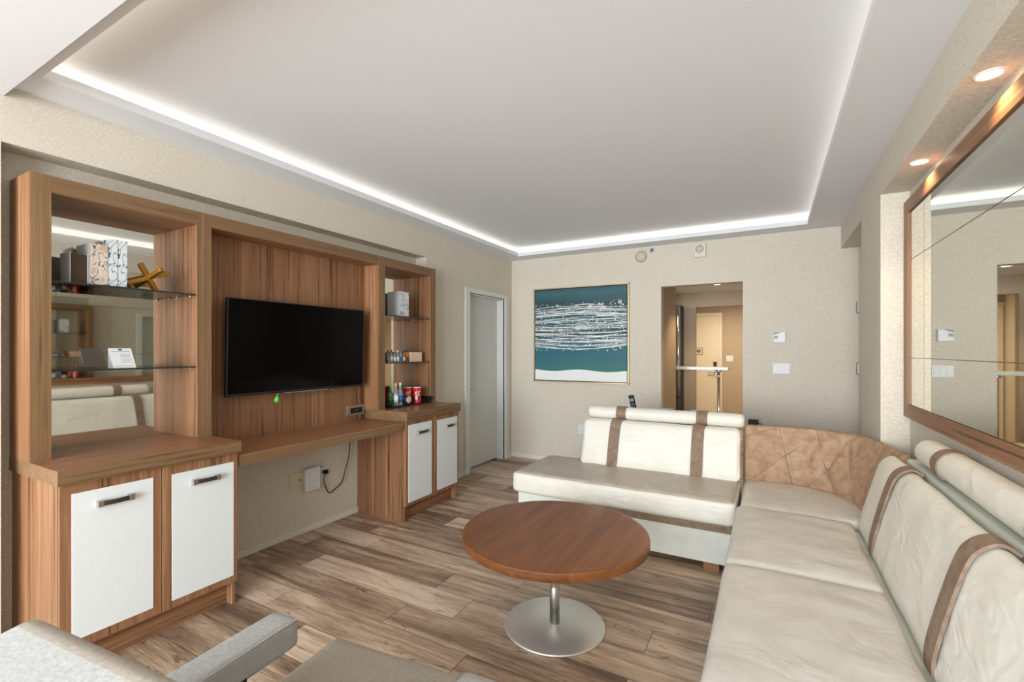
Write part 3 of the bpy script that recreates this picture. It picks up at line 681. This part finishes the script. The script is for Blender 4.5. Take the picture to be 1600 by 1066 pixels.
# ------------------------------------------------------------------ back wall fittings
t = thing('painting', 'square teal and white abstract painting in a slim brass frame', 'painting', (.95, D, .993))
PX0, PX1, PZ0, PZ1 = .338, 1.547, .993, 2.155; PD = .04
f = MB()
for a in ((PX0, PX0 + .012, PZ0, PZ1), (PX1 - .012, PX1, PZ0, PZ1), (PX0, PX1, PZ0, PZ0 + .012), (PX0, PX1, PZ1 - .012, PZ1)): f.box(a[0], a[1], D - PD, D, a[2], a[3], 'gold', .0015)
f.build('frame', t)
MB().box(PX0 + .012, PX1 - .012, D - .01, D - .006, PZ0 + .012, PZ1 - .012, 'black').build('backing', t)
cx0, cx1, cz0, cz1 = PX0 + .022, PX1 - .022, PZ0 + .022, PZ1 - .022; yc = D - .033
c = MB().box(cx0, cx1, yc, D - .01, cz0, cz1, 'canvas')
random.seed(5)
n = 30; low = [cz0 + .125 + .012 * math.sin(i * .35 + 2.6) for i in range(n + 1)]
for i in range(n):
    xa, xb_ = cx0 + (cx1 - cx0) * i / n, cx0 + (cx1 - cx0) * (i + 1) / n
    c.quad([(xa, yc - .0006, cz0), (xb_, yc - .0006, cz0), (xb_, yc - .0006, low[i + 1]), (xa, yc - .0006, low[i])], 'pwhite')
ZL, ZH = cz0 + .42, cz0 + .90
for k in range(72):
    z0 = random.uniform(ZL, ZH); amp = random.uniform(.004, .022); fr = random.uniform(2, 6); ph = random.uniform(0, 6); arch = .035 * (z0 - (ZL + ZH) / 2) / .24
    xa = cx0 if random.random() < .6 else random.uniform(cx0, cx1 - .3); xb_ = cx1 if random.random() < .6 else random.uniform(xa + .2, cx1)
    wd = random.uniform(.0012, .0032); m = 24; pts = []
    for i in range(m + 1):
        u = (xa + (xb_ - xa) * i / m - cx0) / (cx1 - cx0); pts.append((cx0 + u * (cx1 - cx0), z0 + arch * math.sin(math.pi * u) + amp * math.sin(fr * u + ph) + .002 * math.sin(31 * u + ph), wd * (.6 + .6 * abs(math.sin(9 * u + ph)))))
    yy = yc - .0008 - .00001 * k
    for (x1, z1, w1), (x2, z2, w2) in zip(pts, pts[1:]):
        if x2 <= cx1 and z1 < cz1 - .02: c.quad([(x1, yy, z1 - w1), (x2, yy, z2 - w2), (x2, yy, z2 + w2), (x1, yy, z1 + w1)], 'pwhite')
def blob(x, z, r, m, yy):
    c._fin([c.bm.faces.new([c.bm.verts.new((x + r * math.cos(a * math.pi / 4), yy, z + r * math.sin(a * math.pi / 4))) for a in range(8)])], m)
for k in range(520):
    x = random.uniform(cx0 + .01, cx1 - .01); z = random.uniform(ZL - .06, ZH + .05)
    blob(x, z, random.uniform(.0025, .0078), random.choice(['pwhite', 'pcream', 'pwhite']), yc - .0025 - .000002 * k)
for gx, gz in ((.27, .93), (.62, .93), (.74, .94), (.93, .95), (.86, .82), (.5, .66), (.3, .64), (.1, .85), (.2, .6)):
    for k in range(14): blob(cx0 + gx * (cx1 - cx0) + random.gauss(0, .018), cz0 + gz * .97 + random.gauss(0, .014), random.uniform(.003, .008), random.choice(['pwhite', 'pcream']), yc - .0035 - .00001 * k)
c.build('canvas', t)
def disc(name, x, z, r, d, m, label, cat, inner=None):
    q = MB().lathe([(.001, 0), (r, 0), (r, -d * .5), (r * .85, -d * .8), (r * .8, -d), (.001, -d)], m, (x, D, z), 32, 'Y')
    if inner: q.lathe([(r * .25, -d), (r * .3, -d * 1.3), (r * .62, -d * 1.3), (r * .66, -d)], inner, (x, D, z), 24, 'Y'); q.lathe([(.001, -d), (r * .12, -d), (r * .1, -d * 2.2), (.001, -d * 2.2)], 'nickel', (x, D, z), 12, 'Y')
    return solo(name, q, label, cat, (x, D, z))
disc('smoke_detector', 1.68, 2.444, .066, .04, 'greige', 'round beige smoke detector high on the back wall', 'detector')
disc('sprinkler_head', 1.80, 2.503, .036, .012, 'plastic', 'small white round sprinkler rosette beside the smoke detector', 'sprinkler', 'bluegrey')
t = thing('wall_speaker', 'square beige alarm speaker high on the back wall above the hall opening', 'speaker', (2.30, D, 2.445))
MB().box(2.242, 2.36, D - .03, D, 2.375, 2.52, 'ivory2', .004).build('housing', t)
MB().lathe([(.001, -.0302), (.043, -.0302), (.043, -.033), (.001, -.034)], 'greige', (2.30, D, 2.463), 28, 'Y').build('grille', t)
MB().box(2.296, 2.306, D - .032, D - .03, 2.405, 2.41, 'grey').build('indicator', t)
t = thing('thermostat', 'white thermostat with grey display on the back wall right of the opening', 'thermostat', (3.036, D, 1.51))
MB().box(2.981, 3.091, D - .026, D, 1.457, 1.565, 'plastic', .008, 3).build('housing', t)
MB().box(2.99, 3.022, D - .0275, D - .0255, 1.50, 1.526, 'bluegrey', .001).build('display', t)
mm = MB(); mm.loft([[Vector((x, y, z)) for x, z in ((2.985, 1.558), (3.05, 1.562), (3.035, 1.552), (3.0, 1.538), (2.985, 1.538))] for y in (D - .0275, D - .0255)], 'bluegrey', smooth=False); mm.build('top_flap', t)
t = thing('light_switch', 'white triple rocker switch plate on the back wall below the thermostat', 'switch', (3.054, D, 1.2))
MB().box(2.981, 3.127, D - .007, D, 1.15, 1.252, 'plastic', .002).build('cover_plate', t)
for k in range(3): MB().box(2.995 + .042 * k, 3.029 + .042 * k, D - .011, D - .007, 1.168, 1.236, 'plastic', .002).build('rocker', t)
t = thing('wall_outlet', 'white outlet low on the back wall just left of the sofa back', 'outlet', (.955, D, .43))
MB().box(.925, .995, D - .006, D, .372, .486, 'plastic', .002).build('cover_plate', t)
for z in (.405, .455): MB().box(.945, .975, D - .009, D - .006, z - .016, z + .016, 'plastic', .001).box(.952, .956, D - .0093, D - .009, z - .006, z + .007, 'grey').box(.964, .968, D - .0093, D - .009, z - .006, z + .007, 'grey').build('receptacle', t)
t = thing('wall_outlet', 'cream outlet plate behind the black adapter at the sofa corner', 'outlet', (2.81, D, .66))
MB().box(2.748, 2.885, D - .006, D, .59, .708, 'greige', .002).build('cover_plate', t)
t = thing('power_adapter', 'black power adapter plugged into the back wall above the sofa corner', 'adapter', (2.81, D - .03, .65))
MB().box(2.762, 2.852, D - .055, D - .006, .615, .685, 'blackmetal', .008, 3).build('housing', t)
MB().tube(smooth_path([(2.85, D - .03, .65), (2.88, D - .03, .64), (2.89, D - .03, .60), (2.895, D - .03, .5), (2.9, D - .02, .02)]), .004, 'black', 8).build('cord', t)

# ------------------------------------------------------------------ sofa: two straight modules and a corner
def nz3(p, s, a): return noise.noise(Vector(p) * s) * a
def wob(p, t, amp=.004, crown=.0, sc_=6):
    q = Vector(p); q.x += nz3(p, sc_, amp); q.y += nz3(Vector(p) + Vector((9, 0, 0)), sc_, amp)
    q.z += nz3(Vector(p) + Vector((0, 7, 0)), sc_, amp) + crown * max(0, t.z) * (1 - t.x ** 2) * (1 - t.y ** 2)
    return q
SZ = .455
# --- module along the back
sa = thing('sofa_section', 'cream leather two-seat sofa section with its back to the hall opening', 'sofa', (2.0, 3.45, 0))
b = MB().box(1.262, 2.762, 3.135, 3.90, .05, .30, 'basewhite', .006); b.build('base', sa, label='greenish white base')
MB().box(1.85, 2.764, 3.129, 3.14, .252, .299, 'strap').build('trim_band', sa, label='brown leather band')
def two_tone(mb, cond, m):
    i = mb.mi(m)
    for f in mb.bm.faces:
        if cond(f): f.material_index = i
def seatA(p, t):
    q = wob(p, t, .004, .008)
    if t.y < -.55 and abs(t.z) < .95: q.y -= .008 * (1 - t.z ** 2)
    return q
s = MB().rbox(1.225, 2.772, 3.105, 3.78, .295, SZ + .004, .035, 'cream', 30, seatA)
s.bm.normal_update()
two_tone(s, lambda f: f.normal.z > .75 and f.calc_center_median().z > .4, 'seatA')  # upward faces take the darker taupe, the rest stays cream
sa_c = s.build('seat_cushion', sa, label='pale front and taupe top')
MB().tube([(2.03, 3.13 + .05 * k, SZ + .0035 + .0045 * math.sin(math.pi * k / 12)) for k in range(13)], .0025, 'strap', 6).build('seam', sa_c)
def profile_loft(prof, y0, y1, m, along='Y', n=36, rnd=.03, wamp=.004, seed=0, cen=None):
    """closed cushion section carried from y0 to y1 with rounded ends"""
    cen = cen or (sum(p[0] for p in prof) / len(prof), sum(p[1] for p in prof) / len(prof)); rings = []
    st = [0, .15, .35, .6, .85, 1]; L = abs(y1 - y0); sg = 1 if y1 > y0 else -1
    pos = [rnd * (1 - math.cos(u * math.pi / 2)) for u in st]; shr = [rnd * (1 - math.sin(u * math.pi / 2)) for u in st]
    pl = list(zip(pos, shr)) + [(rnd + (L - 2 * rnd) * i / n, 0) for i in range(1, n)] + [(L - a, c) for a, c in zip(pos[::-1], shr[::-1])]
    for d_, s_ in pl:
        ring = []
        for (a, z) in prof:
            v = Vector((a - cen[0], z - cen[1])); l = v.length; v = v * ((l - s_) / l) if l > 1e-6 else v
            yy = y0 + sg * d_; q = Vector((cen[0] + v.x, yy, cen[1] + v.y)) if along == 'Y' else Vector((yy, cen[0] + v.x, cen[1] + v.y))
            k = nz3(q + Vector((seed, 0, 0)), 5, wamp) + nz3(q + Vector((seed, 3, 0)), 14, wamp * .35)
            if along == 'Y': q.x += k
            else: q.y += k
            q.z += nz3(q + Vector((0, seed, 4)), 4, wamp) * max(0, min(1, (q.z - .5) * 4))
            ring.append(q)
        rings.append(ring)
    return MB().loft(rings, m)
def smooth_prof(pts, n=5): # closed Catmull-Rom
    out = []; N = len(pts)
    for i in range(N):
        p0, p1, p2, p3 = [Vector(pts[(i + k) % N]) for k in (-1, 0, 1, 2)]
        for k in range(n):
            u = k / n; out.append(tuple(.5 * ((2 * p1) + (p2 - p0) * u + (2 * p0 - 5 * p1 + 4 * p2 - p3) * u * u + (3 * p1 - p0 - 3 * p2 + p3) * u ** 3)))
    return out
def strap_strip(path, y0, y1, m, along='Y', th=.005, shear=0):
    rings = []
    for i, (a, z) in enumerate(path):
        p = Vector(path[max(i - 1, 0)]); q = Vector(path[min(i + 1, len(path) - 1)]); d = (q - p).normalized(); nrm = Vector((-d.y, d.x))
        u = i / (len(path) - 1); sh = shear * u; ring = []
        for (yy, o) in ((y0 + sh, -.004), (y0 + sh, th), (y1 + sh, th), (y1 + sh, -.004)):
            s = Vector((a, z)) + nrm * o; ring.append(Vector((s.x, yy, s.y)) if along == 'Y' else Vector((yy, s.x, s.y)))
        rings.append(ring)
    return MB().loft(rings, m, smooth=False)
profA = smooth_prof([(3.612, SZ), (3.622, .50), (3.655, .66), (3.69, .775), (3.715, .805), (3.76, .812), (3.80, .79), (3.815, .70), (3.80, .50), (3.79, SZ), (3.70, SZ)])
o = profile_loft(profA, 1.587, 2.768, 'cream', 'X', 36, .035, .005, 2)
o.build('backrest', sa)
bolA = [(3.80 + .055 * math.cos(a * math.pi / 12), .862 + .052 * math.sin(a * math.pi / 12)) for a in range(24)]
hr = profile_loft(bolA, 1.60, 2.792, 'cream', 'X', 30, .03, .002, 5).build('headrest_roll', sa)
frontA = [(3.604, SZ + .002), (3.612, .50), (3.645, .66), (3.68, .775), (3.703, .806), (3.745, .822), (3.79, .81)]
def smooth_open(p, n=5): return [(v.x, v.y) for v in smooth_path([Vector((a, z, 0)) for a, z in p], n)]
for x0, sh in ((1.805, .03), (2.436, .015)):
    strap_strip(smooth_open(frontA)[::1], x0, x0 + .082, 'strap', 'X', .0045, sh).build('strap', sa, label='brown leather strap')
    xr = x0 + sh + .012
    arc = [(3.80 + .0575 * math.cos(a), .862 + .0545 * math.sin(a)) for a in [R(250 - 10 * k) for k in range(27)]]
    strap_strip(arc, xr, xr + .078, 'strap', 'X', .0035).build('strap', sa, label='brown leather strap')
for x, y in ((2.63, 3.17), (1.34, 3.17), (2.63, 3.84), (1.34, 3.84)): MB().box(x - .045, x + .045, y - .035, y + .035, 0, .052, 'woodX').build('leg', sa)
# --- corner module
sc_ = thing('sofa_corner', 'corner sofa section with a curved quilted brown suede back', 'sofa', (3.2, 3.5, 0))
MB().box(2.82, 3.50, 3.10, 3.52, .05, .30, 'basewhite', .006).build('base', sc_)
# seat outline follows the curved back
out = [(2.79, 3.09), (3.42, 3.09), (3.44, 3.2), (3.43, 3.43), (3.33, 3.64), (3.17, 3.76), (3.0, 3.77), (2.79, 3.75)]
cenx = Vector((3.1, 3.42)); rings = []
def outline(o_, inset, z, amp=.0):
    r_ = []
    N = len(o_)
    for i in range(N):
        a, c_ = Vector(o_[i]), Vector(o_[(i + 1) % N])
        for k in range(8):
            p = a.lerp(c_, k / 8); d = (cenx - p); p = p + d.normalized() * inset
            r_.append(Vector((p.x, p.y, z + nz3((p.x, p.y, z), 5, amp))))
    return r_
for ins, z in ((.03, .30), (.006, .312), (0, .33), (0, .42), (.004, .437), (.014, .449), (.03, .455), (.09, .458), (.2, .461), (.3, .462)): rings.append(outline(out, ins, z, .003))
MB().loft(rings, 'seat').build('seat_cushion', sc_, label='pale taupe leather seat')
# curved back
bot = smooth_path([Vector((2.797, 3.725, 0)), Vector((2.97, 3.755, 0)), Vector((3.133, 3.762, 0)), Vector((3.303, 3.640, 0)), Vector((3.397, 3.43, 0)), Vector((3.425, 3.2, 0)), Vector((3.43, 3.10, 0))], 26)
top = smooth_path([Vector((2.797, 3.80, 0)), Vector((3.03, 3.84, 0)), Vector((3.245, 3.80, 0)), Vector((3.405, 3.71, 0)), Vector((3.485, 3.555, 0)), Vector((3.53, 3.35, 0)), Vector((3.55, 3.10, 0))], 26)
rings = []; NN = len(bot)
QL = ((.0, .80, .14, 1.0), (.06, .03, .33, .88), (.15, .99, .28, .0), (.32, .99, .51, .0), (.37, .0, .45, .36), (.45, .36, .50, .9), (.52, .85, .60, .3), (.0, .16, .05, .0), (.74, .55, .81, .98))
QS = [(a * 2.2, b_, c_2 * 2.2, d_2) for a, b_, c_2, d_2 in QL]
def segdist(px, py, x0, y0, x1, y1):
    dx, dy = x1 - x0, y1 - y0; t_ = max(0, min(1, ((px - x0) * dx + (py - y0) * dy) / (dx * dx + dy * dy))); return math.hypot(px - x0 - t_ * dx, py - y0 - t_ * dy)
quilt = []
for i in range(NN):
    a, c_ = bot[i], top[i]; d = (c_ - a); dirn = d.normalized() if d.length > .01 else Vector((0, 1, 0))
    u = i / (NN - 1); ring = []
    for k in range(37):                                        # front face, bottom to top
        v = k / 36; p = a.lerp(c_, v); z = SZ - .004 + (.826 - SZ) * v
        # crossing quilting seams
        dd = min(segdist(u * 2.2, v, *sg_) for sg_ in QS); puff = .009 * min(1, dd / .07) ** .6 - .009
        fold = .013 * math.sin(u * 58 + v * 5 + 2 * math.sin(v * 4)) * math.exp(-((u - .33) / .13) ** 2) * math.sin(math.pi * v)
        bulge = .018 * math.sin(math.pi * v)
        p = p - dirn * (puff + bulge + fold)
        ring.append(Vector((p.x, p.y, z)))
    p = c_
    for rr, zz in ((.010, .842), (.028, .848), (.042, .838), (.046, .80), (.046, .6), (.046, .12)):
        q = p + dirn * rr; q.x = min(q.x, 3.532 if q.y > 3.53 else 3.66); ring.append(Vector((q.x, q.y, zz - .012)))
    q = a + dirn * .02; ring.append(Vector((q.x, q.y, .12)))
    rings.append(ring)
MB().loft(rings, 'suede').build('backrest', sc_, label='quilted brown suede back')
# quilting seam welts
def onback(u, v, off=.003):
    f_ = u * (NN - 1); i = min(int(f_), NN - 2); w_ = f_ - i; A = bot[i].lerp(bot[i + 1], w_); B = top[i].lerp(top[i + 1], w_); d = (B - A).normalized()
    p = A.lerp(B, v) - d * (.018 * math.sin(math.pi * v) + off); return Vector((p.x, p.y, SZ - .004 + (.826 - SZ) * v))
sm = MB()
for (u0, v0, u1, v1) in QL:
    sm.tube([onback(u0 + (u1 - u0) * k / 14, v0 + (v1 - v0) * k / 14, -.0075) for k in range(15)], .0022, 'strap', 6)
sm.build('quilting_seam', sc_, label='stitched seams crossing in diamonds')
for x, y in ((2.88, 3.16), (3.4, 3.2)): MB().box(x - .04, x + .04, y - .035, y + .035, 0, .052, 'woodX').build('leg', sc_)
# --- long module on the right wall
sb = thing('sofa_section', 'long cream leather sofa section along the mirror wall, nearest the camera', 'sofa', (3.2, 1.8, 0))
SY0 = .45
MB().box(2.80, 3.62, SY0 + .02, 3.075, .05, .30, 'basewhite', .006).build('base', sb, label='greenish white base')
def seatB(p, t):
    q = wob(p, t, .005, .012, 5)
    if t.z > .5: q.z += .003 * math.sin(q.y * 38 + q.x * 22 + 2 * math.sin(q.x * 9)) * math.exp(-((q.x - 3.2) / .12) ** 2)
    return q
for y0, y1 in ((2.247, 3.083), (1.36, 2.245), (SY0, 1.358)):
    MB().rbox(2.773, 3.338, y0, y1, .295, SZ + .003, .028, 'seat', 24, seatB).build('seat_cushion', sb)
MB().box(3.30, 3.42, SY0 + .02, 3.03, .30, SZ - .035, 'channel').build('seat_gap_lining', sb, label='grey-green lining behind the seat')
profB = smooth_prof([(3.368, SZ - .03), (3.372, .50), (3.402, .64), (3.435, .765), (3.458, .815), (3.495, .842), (3.527, .825), (3.537, .76), (3.537, .60), (3.54, SZ), (3.46, SZ - .03)])
profile_loft(profB, 3.085, SY0, 'cream', 'Y', 70, .055, .006, 11).build('backrest', sb)
frontB = [(3.362, SZ - .02), (3.364, .50), (3.394, .643), (3.427, .770), (3.452, .824), (3.495, .852), (3.533, .832)]
MB().box(3.545, 3.665, SY0, 2.98, .10, .842, 'channel', .012).build('back_rail', sb, label='grey-green rail behind the cushions')
bolB = [(3.604 + .060 * math.cos(a * math.pi / 12), .905 + .060 * math.sin(a * math.pi / 12)) for a in range(24)]
profile_loft(bolB, 2.86, SY0, 'cream', 'Y', 50, .035, .0015, 3).build('headrest_roll', sb)
for y0 in (2.655, 1.76, .80):
    strap_strip(smooth_open(frontB), y0 + .08, y0, 'strap', 'Y', .006, -.03).build('strap', sb, label='brown leather strap')
    yr = y0 - .165 if y0 > 2 else y0 - .1
    strap_strip([(3.604 + .063 * math.cos(a), .905 + .063 * math.sin(a)) for a in [R(235 - 10 * k) for k in range(24)]], yr + .078, yr, 'strap', 'Y', .003).build('strap', sb, label='brown leather strap')
for x, y in ((2.86, 3.02), (2.86, 1.6), (3.55, 2.9), (2.86, .6), (3.55, .6)): MB().box(x - .035, x + .035, y - .035, y + .035, 0, .052, 'woodX').build('leg', sb)

# ------------------------------------------------------------------ coffee table
TX, TY = 2.005, 2.14
t = thing('coffee_table', 'round brown wooden coffee table on a steel pedestal in the middle of the room', 'table', (TX, TY, 0))
r = .46; zt = .48
MB().lathe([(.001, zt - .042), (r - .006, zt - .042), (r - .0015, zt - .040), (r, zt - .036), (r, zt - .005), (r - .0015, zt - .0015), (r - .005, zt), (r - .02, zt), (.001, zt)], 'table', (TX, TY, 0), 96).build('tabletop', t, bev=0)
MB().lathe([(.0255, .012), (.0255, zt - .036)], 'chrome', (TX, TY, 0), 32).build('column', t, label='polished steel column')
MB().lathe([(.001, .001), (.246, .001), (.25, .004), (.25, .009), (.246, .0125), (.05, .016), (.028, .018), (.001, .018)], 'steel', (TX, TY, 0), 72).build('base_plate', t, label='brushed steel disc base')
MB().lathe([(.001, zt - .048), (.12, zt - .048), (.12, zt - .042), (.001, zt - .042)], 'blackmetal', (TX, TY, 0), 32).build('mounting_plate', t)

# ------------------------------------------------------------------ armchair in the foreground
ac = thing('armchair', 'light grey linen armchair with padded arms in the foreground, turned away', 'armchair', (2.04, .66, 0), R(5.5))
def soft(p, t, amp=.003, cr=.0):
    q = Vector(p); q.x += nz3(p, 6, amp); q.y += nz3(Vector(p) + Vector((5, 0, 0)), 6, amp); q.z += nz3(Vector(p) + Vector((0, 5, 0)), 5, amp) + cr * max(0, t.z) * (1 - t.x ** 2) * (1 - t.y ** 2)
    return q
MB().rbox(-.335, .335, -.24, .465, .29, .43, .045, 'chairfab2', 20, lambda p, t: soft(p, t, .003, .02)).build('seat', ac, True, label='taupe linen seat')
for s_ in (-1, 1):
    x = .325 * s_
    am = MB().rbox(x - .05, x + .05, -.34, .255, .515, .60, .016, 'chairfab', 16, lambda p, t: soft(p, t, .0015)).build('armrest', ac, True)
    for zz in (.597,):
        for e in (-1, 1): pass
    pp = [(x + .046 * a, y, .5925) for a, y in ((-1, -.3), (-1, .247), (1, .247), (1, -.3))]
    MB().tube(pp, .0028, 'chairfab', 8).build('piping', am, True)
    MB().box(x - .02 - .03 * s_, x + .02 - .03 * s_, .02, .09, .30, .53, 'blackmetal', .004).build('arm_bracket', ac, True, label='black metal arm bracket')
    for y in (-.22, .36): MB().tube([(x * .85, y, .30), (x * .98, y * 1.06, 0)], [.02, .013], 'blackmetal', 16).build('leg', ac, True)
bx = Matrix.Translation((0, -.245, .38)) @ Matrix.Rotation(R(9), 4, 'X')
def backf(p, t):
    q = soft(p, t, .003); q.y -= .035 * (t.x ** 2) * -1; q.z -= .006 * t.x ** 2 * max(0, t.z); return q
bk = MB().rbox(-.385, .385, -.14, .045, -.06, .490, .036, 'chairfab', 40, None, bx)
ibx = bx.inverted()
two_tone(bk, lambda f: (ibx @ f.calc_center_median()).y > .002, 'chairfab2')
bk.build('backrest', ac, True, label='light grey linen outside, taupe inside')

# ------------------------------------------------------------------ behind the sofa and in the hall
t = thing('console_table', 'low console table hidden behind the back of the two-seat sofa section', 'table', (2.1, 4.2, 0))
MB().box(1.75, 2.50, 4.02, 4.36, .79, .82, 'edgeX', .003).build('tabletop', t)
for x in (1.79, 2.46):
    for y in (4.06, 4.32): MB().box(x - .02, x + .02, y - .02, y + .02, 0, .79, 'woodZ').build('leg', t)
t = thing('cordless_phone', 'black cordless handset standing up behind the two-seat sofa', 'telephone', (1.90, 4.12, .82))
mx = Matrix.Translation((1.905, 4.12, .84)) @ Matrix.Rotation(R(-9), 4, 'Y') @ Matrix.Rotation(R(14), 4, 'X')
MB().box(-.05, .05, -.045, .045, .0, .03, 'black', .008, mx=Matrix.Translation((1.905, 4.12, .82))).build('charging_base', t)
hs = MB().box(-.024, .024, -.012, .012, 0, .155, 'black', .008, 3, mx=mx).build('handset', t)
MB().box(-.017, .017, -.0128, -.012, .098, .128, 'bluegrey', mx=mx).build('display', hs)
kb = MB()
for a in range(3):
    for c_ in range(4): kb.box(-.016 + .012 * a, -.008 + .012 * a, -.0135, -.012, .032 + .014 * c_, .040 + .014 * c_, 'grey', mx=mx)
kb.build('keypad', hs)
for nm, x0, x1, yy in (('left', 2.10, 2.22, 4.10), ('right', 2.36, 2.42, 4.10)):
    solo('folder', MB().box(x0, x1, yy, yy + .14, .82, .873, 'paleblue', .002), 'pale blue box on the console behind the sofa, the ' + ('wider left' if nm == 'left' else 'narrower right') + ' one', 'box', (x0, yy, .82))
t = thing('glass_counter', 'raised glass counter on a chrome post in the hall opening', 'counter', (2.2, 6.4, 0))
MB().box(1.45, 2.507, 6.29, 6.55, 1.135, 1.172, 'frost', .003).build('glass_top', t, label='thick pale green glass slab')
MB().lathe([(.018, .02), (.018, 1.112)], 'chrome', (2.395, 6.34, 0), 20).build('post', t)
MB().lathe([(.001, 1.112), (.035, 1.112), (.035, 1.135), (.001, 1.135)], 'chrome', (2.395, 6.34, 0), 24).build('top_bracket', t)
MB().lathe([(.001, 0), (.06, 0), (.055, .02), (.001, .02)], 'chrome', (2.395, 6.34, 0), 24).build('foot', t)
t = thing('refrigerator', 'tall dark steel refrigerator glimpsed past the orange-lit hall wall', 'refrigerator', (1.6, 6.75, 0))
MB().box(1.25, 1.9, 6.62, 6.87, 0, 2.0, 'blackmetal', .004).build('body', t)
MB().box(1.25, 1.895, 6.60, 6.62, .75, 1.995, 'fridge', .004).build('door', t)
MB().box(1.25, 1.895, 6.60, 6.62, .03, .74, 'fridge', .004).build('drawer', t)
MB().tube([(1.875, 6.60, .85), (1.875, 6.56, .87), (1.875, 6.56, 1.85), (1.875, 6.60, 1.87)], .010, 'chrome').build('handle', t)
